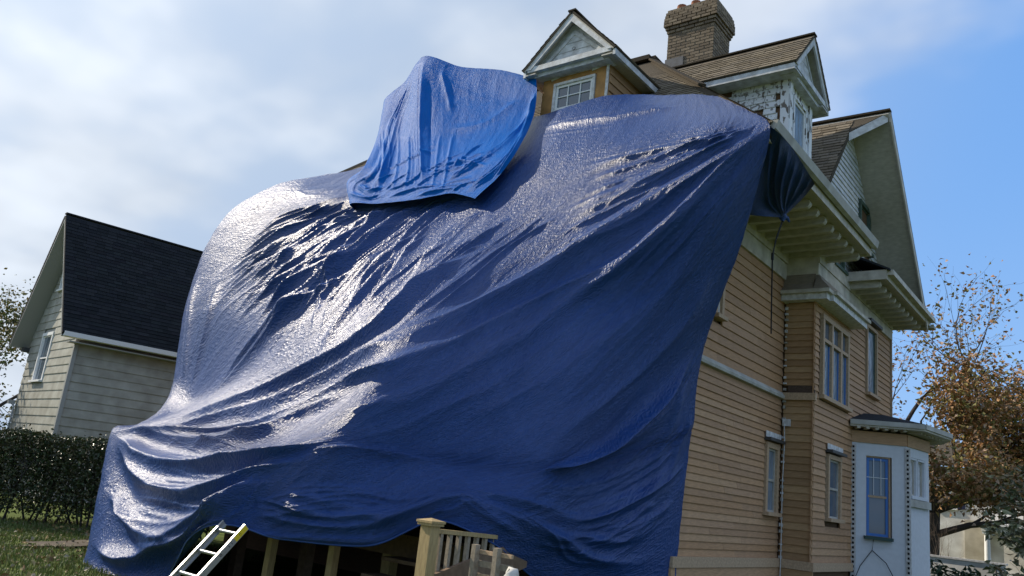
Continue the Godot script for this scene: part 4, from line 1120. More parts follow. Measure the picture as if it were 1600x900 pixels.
func build_gable(H: Node3D, tones: Array):
	var g := group_part("side_gable", H)
	var zr := -16.3; var yr := 10.0
	var near_s := 1.2; var far_s := 1.05
	var st := begin()
	prism(st, [Vector3(XB - 0.03, 6.45, -15.0), Vector3(XB - 0.03, 8.4, -15.0), Vector3(XB - 0.03, yr - 0.12, zr - 0.05), Vector3(XB - 0.03, 6.45, -19.6)], Vector3(-0.1, 0, 0))
	put("gable_sheathing", st, M.sheath, g)
	var spans := func(y: float) -> Array:
		var z1: float = zr + (yr - 0.12 - y) / near_s
		var z2: float = zr - (yr - 0.14 - y) / far_s
		return [-14.75 - minf(z1, -14.75), -14.75 - maxf(z2, -19.72)]
	boards("gable_board", g, Vector3(XB - 0.03, 6.45, -14.75), Vector3(0, 0, -1), Vector3(1, 0, 0), 5, 9.85, 0.118, 0.028, [[2.18, 3.12, 7.32, 8.5], [0.2, 1.25, 6.3, 7.1]], [M.old_white, M.chalk_white], 1.8, spans)
	var up_near := Vector3(0, near_s, -1).normalized()
	var n_near := Vector3(0, 1, near_s).normalized()
	# near slope: its verge stands close to the wall and runs out to a prow at the ridge
	var bot := Vector3(-4.27, yr - near_s * 2.32, zr + 2.32)
	var poly := [Vector3(-8.2, yr, zr), Vector3(-3.62, yr, zr), Vector3(-4.27, yr - near_s * 0.42, zr + 0.42), bot, Vector3(-8.2, yr - near_s * 2.32, zr + 2.32)]
	st = begin(); prism(st, poly, -n_near * 0.09); put("near_slope", st, M.roof_felt, g)
	st = begin()
	tabs(st, Vector3(-8.0, bot.y, bot.z) + n_near * 0.002, Vector3(1, 0, 0), up_near, n_near, 3.73, 3.62, 0.125, tones)
	put("shingles", st, M.shingle_mass, g).set_meta("kind", "stuff")
	var n_far := Vector3(0, 1, -far_s).normalized()
	st = begin()
	var f0 := Vector3(-3.6, yr, zr); var f1 := Vector3(-3.6, yr - far_s * 3.46, zr - 3.46)
	prism(st, [f0, f1, f1 + Vector3(-4.6, 0, 0), f0 + Vector3(-4.6, 0, 0)], -n_far * 0.10)
	put("far_slope", st, M.soffit, g)
	st = begin()
	prism(st, [f0 + Vector3(0.03, 0.02, 0), f1 + Vector3(0.03, 0.02, 0), f1 + Vector3(-4.6, 0.02, 0), f0 + Vector3(-4.6, 0.02, 0)], n_far * 0.03)
	put("far_roofing", st, M.roof_felt, g)
	st = begin()
	prism(st, [f0 + Vector3(0.001, 0, 0), f1 + Vector3(0.001, 0, 0), f1 + Vector3(0.001, -0.22, 0.0), f0 + Vector3(0.001, -0.22, 0.0)], Vector3(0.03, 0, 0))
	put("bargeboard", st, M.primer, g)
	st = begin()
	prism(st, [Vector3(-3.62, yr - 0.02, zr + 0.01), Vector3(-4.27, yr - near_s * 0.42 - 0.02, zr + 0.43), Vector3(-4.27, yr - near_s * 0.42 - 0.2, zr + 0.43), Vector3(-3.62, yr - 0.22, zr + 0.01)], Vector3(-0.03, 0, -0.02))
	put("bargeboard", st, M.chalk_white, g)
	st = begin(); bar(st, Vector3(-3.57, yr + 0.03, zr), Vector3(-8, yr + 0.03, zr), 0.15, 0.04); put("ridge_cap", st, M.shingles[1], g)
	st = begin()
	bar(st, Vector3(XB + 0.02, yr - 0.2, zr - 0.05), Vector3(XB + 0.02, 6.9, zr - 2.95), 0.03, 0.06, Vector3(1, 0, 0)); put("cornice_strip", st, M.primer, g)
	window(H, Vector3(XB, 7.9, -17.40), Vector3(0, 0, -1), Vector3(1, 0, 0), 0.66, 0.92, {"casing": 0.09, "casing_mat": M.green_frame, "sash_mat": M.green_frame, "pane_mat": M.film})
	window(H, Vector3(XB, 6.72, -15.45), Vector3(0, 0, -1), Vector3(1, 0, 0), 0.62, 0.5, {"casing": 0.08, "casing_mat": M.green_frame, "sash_mat": M.green_frame, "pane_mat": M.film, "meeting": false})
	# pent eave across the foot of the gable
	var e := group_part("pent_eave", H)
	var z0 := -16.0; var z1 := -20.05
	st = begin(); box(st, Vector3(XB, 6.36, z1), Vector3(-3.64, 6.41, z0)); put("soffit", st, M.soffit, e)
	for k in 10:
		put("beam_end", bracket_shape(XB, -3.72, 6.357, z0 - 0.08 - k * 0.40), M.soffit, e)
	st = begin(); box(st, Vector3(-3.64, 6.33, z1), Vector3(-3.58, 6.52, z0)); put("fascia", st, M.primer, e)
	st = begin(); box(st, Vector3(XB + 0.03, 6.33, z0), Vector3(-3.58, 6.52, z0 + 0.04)); put("end_fascia", st, M.primer, e)
	st = begin(); prism(st, [Vector3(-3.52, 6.53, z0 + 0.08), Vector3(XB + 0.01, 6.95, z0 + 0.08), Vector3(XB + 0.01, 6.90, z0 + 0.08), Vector3(-3.52, 6.49, z0 + 0.08)], Vector3(0, 0, z1 - z0 - 0.1)); put("pent_roof", st, M.dark_roof, e)
	st = begin(); box(st, Vector3(-3.58, 6.42, z1 - 0.05), Vector3(-3.47, 6.52, z0)); put("gutter", st, M.primer, e)
	st = begin(); box(st, Vector3(-4.0, 6.30, z1 - 0.25), Vector3(-3.5, 6.36, z1)); put("gutter_end", st, M.primer_grey, e)

func build_bay(H: Node3D):
	# one-storey bay clad in pale board, its window taped
	var g := group_part("bay", H)
	var p := [Vector3(-4.37, 0, -16.58), Vector3(-3.48, 0, -17.02), Vector3(-3.30, 0, -18.1), Vector3(-3.6, 0, -19.0), Vector3(-4.37, 0, -19.4)]
	var top := 3.28
	for i in 4:
		var a: Vector3 = p[i]; var b: Vector3 = p[i + 1]
		var u := (b - a).normalized()
		var n := Vector3.UP.cross(u) * -1.0
		if n.dot(Vector3(-4.4, 0, -18.0) - a) > 0: n = -n
		var len := a.distance_to(b)
		var op := [] 
		if i == 0: op = [0.27, 0.73, 1.53, 3.04]
		if i == 1: op = [0.16, 0.92, 2.30, 3.10]
		var st := begin()
		var q := func(x0: float, x1: float, y0: float, y1: float):
			obox(st, a + u * (x0 + x1) * 0.5 + Vector3(0, (y0 + y1) * 0.5, 0) - n * 0.05, u * (x1 - x0) * 0.5, Vector3(0, (y1 - y0) * 0.5, 0), n * 0.05)
		if op.is_empty():
			q.call(0.0, len, 0.0, top)
		else:
			q.call(0.0, op[0], 0.0, top); q.call(op[1], len, 0.0, top); q.call(op[0], op[1], 0.0, op[2]); q.call(op[0], op[1], op[3], top)
		put("wall_panel", st, M.stucco, g)
		if i == 0:
			window(g, a + u * 0.48 + Vector3(0, 2.285, 0) - n * 0.05, u, n, 0.40, 1.46, {"flat": true, "casing": 0.03, "proud": 0.02, "casing_mat": M.tan_trim, "sash_mat": M.tan_trim, "pane_mat": M.glass, "tape": true, "sill": 0.14, "sill_mat": M.green_sill, "recess": -0.02})
			st = begin()
			for k in 2:
				obox(st, a + u * (0.48 + (k - 0.5) * 0.13) + Vector3(0, 2.66, 0) - n * 0.052, u * 0.005, Vector3(0, 0.34, 0), n * 0.004)
			obox(st, a + u * 0.48 + Vector3(0, 2.64, 0) - n * 0.052, u * 0.19, Vector3(0, 0.005, 0), n * 0.004)
			put("muntin_grid", st, M.white_paint, g)
		if i == 1:
			for k in 2:
				window(g, a + u * (0.34 + k * 0.40) + Vector3(0, 2.72, 0) - n * 0.04, u, n, 0.30, 0.68, {"flat": true, "casing": 0.035, "casing_mat": M.stucco, "sash_mat": M.primer, "pane_mat": M.old_white, "meeting": false})
			st = begin(); obox(st, a + u * 0.54 + Vector3(0, 2.24, 0) + n * 0.03, u * 0.5, Vector3(0, 0.07, 0), n * 0.03); put("sill_board", st, M.primer_grey, g)
		# bare timber band above the cladding
		st = begin(); obox(st, a + u * len * 0.5 + Vector3(0, top + 0.11, 0) - n * 0.03, u * len * 0.5, Vector3(0, 0.11, 0), n * 0.06); put("timber_band", st, M.boards[2], g)
		# brackets under the roof
		if i < 3:
			for k in 6:
				st = begin(); obox(st, a + u * len * (k + 0.5) / 6.0 + Vector3(0, top + 0.28, 0) + n * 0.12, u * 0.03, Vector3(0, 0.035, 0), n * 0.13); put("bracket", st, M.primer, g)
	# perforated corner strips
	for q in [[Vector3(-4.32, 0, -16.56), 30], [Vector3(-3.455, 0, -17.0), 30]]:
		var st := begin(); box(st, q[0] + Vector3(-0.045, 0.6, -0.02), q[0] + Vector3(0.045, 3.24, 0.012)); put("corner_bead", st, M.chalk_white, g)
		for k in q[1]:
			piece("hole", unit_box(), M.black, Transform3D(Basis(Vector3(0.036, 0, 0), Vector3(0, 0.042, 0), Vector3(0, 0, 0.006)), q[0] + Vector3(0.0, 0.72 + k * 0.085, 0.0125)), g)
	# flat flared roof
	var mid := Vector3(-4.4, 0, -18.0)
	var ring := []
	var ring_in := []
	for v in p:
		var d: Vector3 = (v - mid); d.y = 0
		ring.append(Vector3(v.x, 3.56, v.z) + Vector3(0.28, 0, 0) + d.normalized() * 0.12 + Vector3(0, 0, 0.12 if v.z > -17.5 else -0.1))
		ring_in.append(v + Vector3(0, 3.95, 0) - d * 0.6)
	ring[0].x = -4.33; ring[4].x = -4.33
	var st2 := begin()
	prism(st2, ring, Vector3(0, 0.035, 0)); put("roof_soffit", st2, M.primer, g)
	st2 = begin()
	for i in 4:
		bar(st2, ring[i] + Vector3(0, 0.08, 0), ring[i + 1] + Vector3(0, 0.08, 0), 0.06, 0.09)
	put("roof_edge", st2, M.primer_grey, g)
	st2 = begin()
	for i in 4:
		face(st2, [ring[i] + Vector3(0, 0.13, 0), ring[i + 1] + Vector3(0, 0.13, 0), ring_in[i + 1], ring_in[i]], Vector3.UP)
	put("roof_covering", st2, M.dark_roof, g)
	st2 = begin()
	tube(st2, [Vector3(-4.0, 1.5, -16.72), Vector3(-4.02, 1.3, -16.70), Vector3(-4.2, 1.0, -16.58), Vector3(-4.3, 0.7, -16.5)], [0.008, 0.008, 0.008, 0.008], 5)
	tube(st2, [Vector3(-4.02, 1.3, -16.70), Vector3(-3.8, 1.1, -16.8), Vector3(-3.65, 0.8, -16.86)], [0.008, 0.008, 0.008], 5)
	put("loose_wire", st2, M.black, g)

# ---------------------------------------------------------------- porch and the things on it
func build_porch():
	var P := thing("porch", Vector3(-8.4, 0, -8.0), "unpainted timber porch with posts and stair rail half hidden under the big tarpaulin", "porch")
	var st: SurfaceTool
	# deck boards running back to the wall
	for k in 28:
		var x := -12.3 + k * 0.215
		st = begin(); box(st, Vector3(x, 0.94, -10.75), Vector3(x + 0.205, 0.975, -7.3)); put("deck_board", st, M.old_timber, P)
	st = begin(); box(st, Vector3(-12.3, 0.72, -7.40), Vector3(-6.25, 0.935, -7.34)); put("rim_beam", st, M.old_timber, P)
	for x in [-12.2, -10.4, -8.9, -7.35, -6.35]:
		st = begin(); box(st, Vector3(x - 0.07, 0.0, -7.56), Vector3(x + 0.07, 0.94, -7.42)); put("post", st, M.deck_wood if x > -8.0 else M.old_timber, P)
	for q in [[-7.15, -6.35], [-8.05, -6.2]]:
		st = begin(); box(st, Vector3(q[0] - 0.045, 0.0, q[1] - 0.09), Vector3(q[0] + 0.045, 0.82, q[1])); put("stud", st, M.deck_wood, P)
	# newel with its cap
	var nw := group_part("newel_post", P)
	st = begin(); box(st, Vector3(-5.42, 0.0, -6.0), Vector3(-5.29, 1.235, -5.87)); put("shaft", st, M.deck_wood, nw)
	st = begin()
	box(st, Vector3(-5.445, 1.215, -6.025), Vector3(-5.265, 1.24, -5.845))
	prism(st, [Vector3(-5.455, 1.24, -6.035), Vector3(-5.255, 1.24, -6.035), Vector3(-5.255, 1.24, -5.835), Vector3(-5.455, 1.24, -5.835)], Vector3(0, 0.02, 0))
	var q4 := [Vector3(-5.455, 1.26, -6.035), Vector3(-5.255, 1.26, -6.035), Vector3(-5.255, 1.26, -5.835), Vector3(-5.455, 1.26, -5.835)]
	for i in 4:
		face(st, [q4[i], q4[(i + 1) % 4], Vector3(-5.355, 1.285, -5.935)], Vector3.UP)
	put("cap", st, M.deck_wood, nw)
	# balusters and the sloping stringer that climbs towards the door
	for k in 9:
		var z := -6.10 - k * 0.145
		var x := -5.36 - k * 0.006
		st = begin(); box(st, Vector3(x - 0.02, 0.70 + k * 0.035, z - 0.02), Vector3(x + 0.02, 1.17 - k * 0.006, z + 0.02)); put("baluster", st, M.pallet_wood, P)
	st = begin(); prism(st, [Vector3(-5.33, 0.45, -6.0), Vector3(-5.33, 0.78, -6.0), Vector3(-5.42, 1.16, -7.6), Vector3(-5.42, 0.83, -7.6)], Vector3(0.04, 0, 0)); put("stringer", st, M.old_timber, P)
	st = begin(); bar(st, Vector3(-5.36, 1.17, -5.98), Vector3(-5.40, 1.12, -7.4), 0.06, 0.04); put("handrail", st, M.deck_wood, P)
	for k in 4:
		st = begin(); box(st, Vector3(-6.9, 0.16 + k * 0.18, -6.35 - k * 0.28), Vector3(-5.42, 0.20 + k * 0.18, -6.05 - k * 0.28)); put("tread", st, M.old_timber, P)
	# pallet leaning by the stair
	var pl := thing("wooden_pallet", Vector3(-4.95, 0, -6.2), "small slatted wooden pallet standing on end beside the stair rail", "pallet")
	for x in [-5.02, -4.76]:
		st = begin(); box(st, Vector3(x - 0.025, 0.3, -6.27), Vector3(x + 0.025, 1.09, -6.20)); put("upright", st, M.pallet_wood, pl)
	for k in 5:
		st = begin(); box(st, Vector3(-5.06 + 0.004 * k, 1.01 - k * 0.115, -6.305), Vector3(-4.62, 1.065 - k * 0.115 - (0.0 if k else 0.02), -6.272)); put("slat", st, M.pallet_wood if k % 2 else M.tan_trim, pl)
	var rag := begin()
	var pts := []
	for k in 9:
		pts.append(Vector3(-4.52 + k * 0.018, 0.90 + 0.035 * sin(k * 0.9) - 0.012 * k, -6.1 + 0.02 * cos(k * 1.7)))
	tube(rag, pts, [0.01, 0.05, 0.065, 0.07, 0.06, 0.065, 0.05, 0.04, 0.01], 9)
	var rg := put("cloth_rag", rag, M.canvas)
	tag(rg, "crumpled off-white rag bundle caught beside the wooden pallet", "rag")

func build_ladder():
	var L := thing("ladder", Vector3(-7.45, 0, -4.5), "aluminium ladder with yellow sticker leaning into the tarpaulin opening", "ladder")
	var top := Vector3(0, 0.965, -5.30)
	var foot := Vector3(0, 0.0, -4.47)
	var st: SurfaceTool
	for x in [-7.69, -7.29]:
		var a := Vector3(x, foot.y, foot.z); var b := Vector3(x, top.y, top.z)
		var d := (b - a).normalized()
		var n := d.cross(Vector3(1, 0, 0)).normalized()
		st = begin()
		obox(st, (a + b) * 0.5, d * a.distance_to(b) * 0.5, n * 0.034, Vector3(0.004, 0, 0))
		for s in [-1.0, 1.0]:
			obox(st, (a + b) * 0.5 + n * s * 0.032 + Vector3(0.012 if x < -7.5 else -0.012, 0, 0), d * a.distance_to(b) * 0.5, n * 0.003, Vector3(0.013, 0, 0))
		put("rail", st, M.aluminium, L)
	for k in 5:
		var f := 0.06 + k * 0.215
		var p := foot.lerp(top, f)
		st = begin(); tube(st, [Vector3(-7.685, p.y, p.z), Vector3(-7.295, p.y, p.z)], [0.017, 0.017], 10); put("rung", st, M.aluminium, L)
		st = begin(); tube(st, [Vector3(-7.288, p.y, p.z), Vector3(-7.28, p.y, p.z)], [0.016, 0.012], 8); put("rivet", st, M.black, L)
	var d2 := (top - foot).normalized()
	var n2 := d2.cross(Vector3(1, 0, 0)).normalized()
	st = begin(); obox(st, Vector3(-7.2845, top.y, top.z) - d2 * 0.09, d2 * 0.085, n2 * 0.027, Vector3(0.0008, 0, 0)); put("yellow_sticker", st, M.yellow, L)
	st = begin()
	for s in [-0.02, 0.02]:
		obox(st, Vector3(-7.2845, top.y, top.z) - d2 * (0.24 + s), d2 * 0.003, n2 * 0.012, Vector3(0.0008, 0, 0))
	tube(st, [Vector3(-7.2855, top.y, top.z) - d2 * 0.36, Vector3(-7.2835, top.y, top.z) - d2 * 0.36], [0.014, 0.014], 8)
	put("printed_mark", st, M.black, L)

func build_tarps():
	var t := thing("large_tarp", Vector3(-8.0, 0, -6.0), "huge creased dark blue tarpaulin draped from roof edge to lawn over house front", "tarpaulin")
	add("sheet", sheet(TARP_NET, 12, 10, 620, 480, TARP_FOLDS, 7, 0.016, 1.0, 0.75), M.tarp, t)
	var hm := begin()
	var rr := []
	for i in hem.size(): rr.append(0.011)
	tube(hm, hem, rr, 5)
	put("hem", hm, M.tarp, t)
	add("tied_corner", sheet(FLAP_NET, 5, 4, 90, 70, FLAP_FOLDS, 17, 0.004, 0.6, 0.2), M.tarp, t, "gathered corner of the tarpaulin tied under the eave")
	var k := begin()
	var tie := Vector3(-3.99, 6.02, -11.33)
	tube(k, [tie + Vector3(0, 0.06, 0), tie + Vector3(0, 0.02, 0), tie + Vector3(0, -0.02, 0), tie + Vector3(0.01, -0.07, 0.02)], [0.045, 0.07, 0.05, 0.015], 9)
	tube(k, [tie + Vector3(0.0, 0.0, 0), tie + Vector3(0.05, 0.0, -0.06), tie + Vector3(0.07, -0.05, -0.10)], [0.03, 0.035, 0.01], 7)
	put("knot", k, M.tarp, t)
	var d := thing("dormer_tarp", Vector3(-10.4, 7.0, -9.6), "smaller bright blue tarpaulin wrapped over the dormer at the roof", "tarpaulin")
	add("sheet", sheet(DORMER_NET, 7, 6, 300, 240, DORMER_FOLDS, 31, 0.009, 1.0, 0.3), M.tarp_light, d)
	# black strap hanging from the tied corner
	var s := thing("strap", Vector3(-3.99, 4.2, -11.1), "black strap hanging from the tied tarpaulin corner down the wall", "strap")
	k = begin()
	bar(k, tie + Vector3(0, -0.05, 0), Vector3(-4.0, 5.62, -11.12), 0.006, 0.04, Vector3(0, 0, 1))
	bar(k, Vector3(-4.0, 5.63, -11.12), Vector3(-4.0, 5.33, -10.99), 0.006, 0.03, Vector3(0, 0, 1))
	put("webbing", k, M.black, s)
	k = begin(); obox(k, Vector3(-4.0, 5.30, -10.985), Vector3(0.012, 0, 0), Vector3(0, 0.05, 0), Vector3(0, 0, 0.022)); put("buckle", k, M.black, s)
	k = begin(); tube(k, [Vector3(-4.0, 5.27, -10.985), Vector3(-4.0, 4.8, -11.0), Vector3(-4.0, 4.17, -11.03)], [0.011, 0.010, 0.010], 6); put("tail", k, M.black, s)

# ---------------------------------------------------------------- neighbours
func build_left_neighbour():
	var k := 1.3
	var th := deg_to_rad(9.0)
	var O := Vector3(-18.16 * k, 0, -8.01 * k)
	var ds := Vector3(sin(th), 0, -cos(th))       # along the long side
	var dg := Vector3(-cos(th), 0, -sin(th))      # along the gable, to the left
	var n := Vector3(-sin(th), 0, cos(th))        # out of the gable
	var m := -dg                                  # out of the long side
	var H := thing("neighbour_house", O, "beige clapboard neighbour house with steep black roof behind the hedge", "house")
	var up := Vector3.UP
	var wid := 3.85 * k; var ey := 4.85; var ry := 8.25; var ap := wid * 0.5
	var st: SurfaceTool
	var L := func(g: float, y: float, s: float) -> Vector3: return O + dg * g + up * y + ds * s
	st = begin()
	prism(st, [L.call(0.02, 0, 0.02), L.call(wid - 0.02, 0, 0.02), L.call(wid - 0.02, ey, 0.02), L.call(ap, ry - 0.2, 0.02), L.call(0.02, ey, 0.02)], ds * 12.0)
	put("core_wall", st, M.siding_trim, H)
	var gw := group_part("gable_wall", H)
	var slope := func(y: float) -> Array:
		var cut: float = clampf((y - ey) / (ry - 0.25 - ey), 0.0, 1.0) * ap
		return [cut, wid - cut]
	boards("siding_board", gw, L.call(0, 0.3, 0.0), dg, n, wid, ry - 0.4, 0.245, 0.03, [[1.95 * k, 2.86 * k, 3.22, 4.82], [1.75 * k, 2.5 * k, 6.1, 7.2]], M.siding, 9.0, slope)
	var lw := group_part("long_wall", H)
	boards("siding_board", lw, L.call(0, 0.3, 0.0), ds, m, 12.0, ey, 0.245, 0.03, [], M.siding, 5.0)
	st = begin(); obox(st, L.call(0.0, 0.3 + (ey - 0.3) * 0.5, 0.0) + (n + m) * 0.02, (dg) * 0.06, up * (ey - 0.3) * 0.5, ds * 0.05); put("corner_board", st, M.siding_trim, H)
	window(H, L.call(2.40 * k, 4.02, 0) + n * 0.02, dg, n, 0.74 * k, 1.40, {"casing": 0.10, "casing_mat": M.white_paint, "pane_mat": M.glass, "sill": 0.08})
	window(H, L.call(2.12 * k, 6.62, 0) + n * 0.02, dg, n, 0.58 * k, 0.86, {"casing": 0.09, "casing_mat": M.white_paint, "pane_mat": M.glass})
	# roof: two slabs with a deep verge
	var ov := 0.55; var eo := 0.38
	var rise := (ry - ey) / ap
	for q in [0, 1]:
		var g0 := -eo if q == 0 else wid + eo
		var y0 := ey - eo * rise + 0.12
		var nn: Vector3 = ((m if q == 0 else dg) * rise + up).normalized()
		st = begin()
		prism(st, [L.call(g0, y0, -ov), L.call(ap, ry + 0.12, -ov), L.call(ap, ry + 0.12, 12.3), L.call(g0, y0, 12.3)], nn * 0.09)
		put("roof_slope", st, M.dark_roof, H)
		st = begin()
		var vv: Vector3 = (L.call(ap, ry + 0.12, 0) - L.call(g0, y0, 0)).normalized()
		var dark := [Color(0.050, 0.058, 0.068), Color(0.042, 0.049, 0.058), Color(0.058, 0.066, 0.076)]
		tabs(st, L.call(g0, y0, -ov) + nn * 0.092, ds, vv, nn, 12.8, L.call(g0, y0, 0).distance_to(L.call(ap, ry + 0.12, 0)), 0.145, dark)
		put("shingles", st, M.shingle_mass, H).set_meta("kind", "stuff")
		st = begin()
		prism(st, [L.call(g0, y0 - 0.03, -ov + 0.01), L.call(ap, ry + 0.09, -ov + 0.01), L.call(ap, ry + 0.09, 0.03), L.call(g0, y0 - 0.03, 0.03)], -nn * 0.05)
		put("verge_soffit", st, M.siding_trim, H)
	st = begin()
	prism(st, [L.call(-eo - 0.02, ey - eo * rise + 0.06, -ov + 0.05), L.call(-eo - 0.02, ey - eo * rise + 0.19, -ov + 0.05), L.call(-eo - 0.13, ey - eo * rise + 0.21, -ov + 0.05), L.call(-eo - 0.12, ey - eo * rise + 0.08, -ov + 0.05)], ds * 12.6)
	put("gutter", st, M.white_paint, H)
	st = begin(); obox(st, L.call(-eo * 0.5, ey - 0.55, 6.0), dg * eo * 0.5, up * 0.015, ds * 6.3); put("eave_soffit", st, M.siding_trim, H)
	st = begin(); obox(st, L.call(ap, ry + 0.235, 6.0), dg * 0.1, up * 0.02, ds * 6.55); put("ridge_cap", st, M.dark_roof, H)
	st = begin()
	tube(st, [L.call(wid - 0.35, 1.2, -0.12), L.call(wid - 0.3, 2.5, -0.12), L.call(wid - 0.1, 2.62, -0.14)], [0.03, 0.03, 0.05], 7)
	obox(st, L.call(wid - 0.02, 2.64, -0.16), dg * 0.18, up * 0.06, ds * 0.08)
	put("service_pipe", st, M.siding_trim, H)
	st = begin(); obox(st, L.call(wid + 0.15, 4.35, -0.1), dg * 0.14, up * 0.07, ds * 0.1); put("flood_lamp", st, M.dark_metal, H)

func build_right_neighbour():
	var H := thing("white_neighbour_house", Vector3(-4.5, 0, -34), "white house with navy shutter and columned porch seen behind the autumn tree", "house")
	var st := begin(); box(st, Vector3(-9, 0, -40), Vector3(-1.0, 4.3, -34)); put("wall", st, M.far_white, H)
	st = begin(); box(st, Vector3(-5.05, 0, -34.0), Vector3(-4.3, 2.45, -33.9)); put("lower_wall", st, M.far_cream, H)
	st = begin(); prism(st, [Vector3(-9.3, 4.3, -33.6), Vector3(-0.7, 4.3, -33.6), Vector3(-0.7, 5.4, -37.0), Vector3(-9.3, 5.4, -37.0)], Vector3(0, 0.12, 0)); put("roof", st, M.roof_felt, H)
	window(H, Vector3(-5.66, 3.18, -34), Vector3(1, 0, 0), Vector3(0, 0, 1), 0.66, 0.72, {"casing": 0.05, "casing_mat": M.white_paint, "grid": [3, 4, 0, 1]})
	window(H, Vector3(-3.55, 2.9, -34), Vector3(1, 0, 0), Vector3(0, 0, 1), 0.66, 0.9, {"casing": 0.06, "casing_mat": M.white_paint, "grid": [3, 4, 0, 1]})
	st = begin(); box(st, Vector3(-5.29, 2.80, -34.0), Vector3(-5.02, 3.60, -33.95)); put("shutter", st, M.navy, H)
	st = begin(); box(st, Vector3(-4.35, 2.10, -33.98), Vector3(-2.0, 2.30, -32.6)); box(st, Vector3(-4.45, 2.30, -33.98), Vector3(-1.9, 2.36, -32.5)); put("porch_beam", st, M.white_paint, H)
	for x in [-4.2, -2.4]:
		st = begin(); tube(st, [Vector3(x, 0.2, -32.75), Vector3(x, 1.2, -32.75), Vector3(x, 2.10, -32.75)], [0.10, 0.10, 0.085], 12); box(st, Vector3(x - 0.13, 2.02, -32.88), Vector3(x + 0.13, 2.098, -32.62)); put("column", st, M.white_paint, H)
	st = begin(); box(st, Vector3(-4.4, 0.0, -33.98), Vector3(-1.9, 0.25, -32.5)); put("porch_floor", st, M.primer_grey, H)
	for k in 14:
		st = begin(); box(st, Vector3(-4.3 + k * 0.17, 2.365, -32.62), Vector3(-4.28 + k * 0.17, 2.72, -32.60)); put("railing_bar", st, M.dark_metal, H)
	st = begin(); box(st, Vector3(-4.35, 2.72, -32.63), Vector3(-2.0, 2.75, -32.59)); put("railing_top", st, M.dark_metal, H)
	var w := thing("white_garden_wall", Vector3(-3.6, 0, -24), "low white rendered wall with coping behind the dark leafy shrub", "wall")
	st = begin(); box(st, Vector3(-8.0, 0, -24.2), Vector3(-2.72, 1.20, -24.0)); put("render", st, M.far_white, w)
	st = begin(); box(st, Vector3(-8.0, 1.203, -24.24), Vector3(-2.68, 1.25, -23.96)); put("coping", st, M.chalk_white, w)
	st = begin(); tube(st, [Vector3(-2.9, 0.2, -23.97), Vector3(-2.9, 1.1, -23.97), Vector3(-2.98, 1.14, -23.97)], [0.02, 0.02, 0.02], 6); put("pipe", st, M.dark_metal, w)

# ---------------------------------------------------------------- plants
func leaf_mesh(l: float, w: float, bend := 0.25) -> ArrayMesh:
	var st := begin()
	var tip := Vector3(0, -l * bend, l)
	var mid := Vector3(0, 0, l * 0.5)
	for s in [-1.0, 1.0]:
		var e := Vector3(s * w * 0.5, w * 0.18, l * 0.45)
		face(st, [Vector3.ZERO, e, mid], Vector3.UP)
		face(st, [mid, e, tip], Vector3.UP)
	return commit(st)

func leaf_material(rough := 0.5, back := 0.5) -> StandardMaterial3D:
	var m := StandardMaterial3D.new()
	m.albedo_color = Color.WHITE
	m.vertex_color_use_as_albedo = true
	m.roughness = rough
	m.metallic_specular = 0.4
	m.cull_mode = BaseMaterial3D.CULL_DISABLED
	m.backlight_enabled = true
	m.backlight = Color(back, back, back * 0.8)
	return m

func leaves(called: String, parent: Node3D, spots: Array, mesh: Mesh, m: Material, tones: Array, size := [0.7, 1.3], droop := 0.4) -> MultiMeshInstance3D:
	var mm := MultiMesh.new()
	mm.transform_format = MultiMesh.TRANSFORM_3D
	mm.use_colors = true
	mm.mesh = mesh
	mm.instance_count = spots.size()
	for i in spots.size():
		var d := Vector3(rng.randfn(), rng.randfn() * 0.6 - droop, rng.randfn()).normalized()
		var b := Basis.looking_at(-d, Vector3.UP.rotated(d, rng.randf() * TAU) if absf(d.y) < 0.95 else Vector3.RIGHT)
		var s := rng.randf_range(size[0], size[1])
		mm.set_instance_transform(i, Transform3D(b.scaled(Vector3(s, s, s)), spots[i]))
		var t: Color = tones[rng.randi() % tones.size()]
		var q := rng.randf_range(0.75, 1.25)
		mm.set_instance_color(i, Color(t.r * q, t.g * q, t.b * q))
	var o := MultiMeshInstance3D.new()
	o.name = called
	o.multimesh = mm
	o.material_override = m
	parent.add_child(o, true)
	if parent != self and parent.get_parent() == self:
		o.position = -parent.position
	o.set_meta("kind", "stuff")
	return o

func grow(st: SurfaceTool, p: Vector3, d: Vector3, l: float, r: float, depth: int, tips: Array, bend := 0.25, lift := 0.12, kids := 3):
	var pts := [p]
	var rad := [r]
	var dir := d
	for k in 4:
		dir = (dir + Vector3(rng.randfn(), rng.randfn() * 0.6 + lift, rng.randfn()) * bend).normalized()
		pts.append(pts[-1] + dir * l / 4.0)
		rad.append(r * (1.0 - 0.11 * (k + 1)))
		if depth <= 1:
			tips.append(pts[-1])
	tube(st, pts, rad, 6 if depth > 2 else 4)
	if depth == 0:
		return
	for k in kids:
		var at: Vector3 = pts[[4, 3, 2, 4, 3][k % 5]]
		var side := dir.rotated(Vector3(rng.randfn(), rng.randfn(), rng.randfn()).normalized(), rng.randf_range(0.35, 0.95))
		grow(st, at, side.normalized(), l * rng.randf_range(0.62, 0.86), rad[-1] * rng.randf_range(0.6, 0.8), depth - 1, tips, bend, lift, kids)

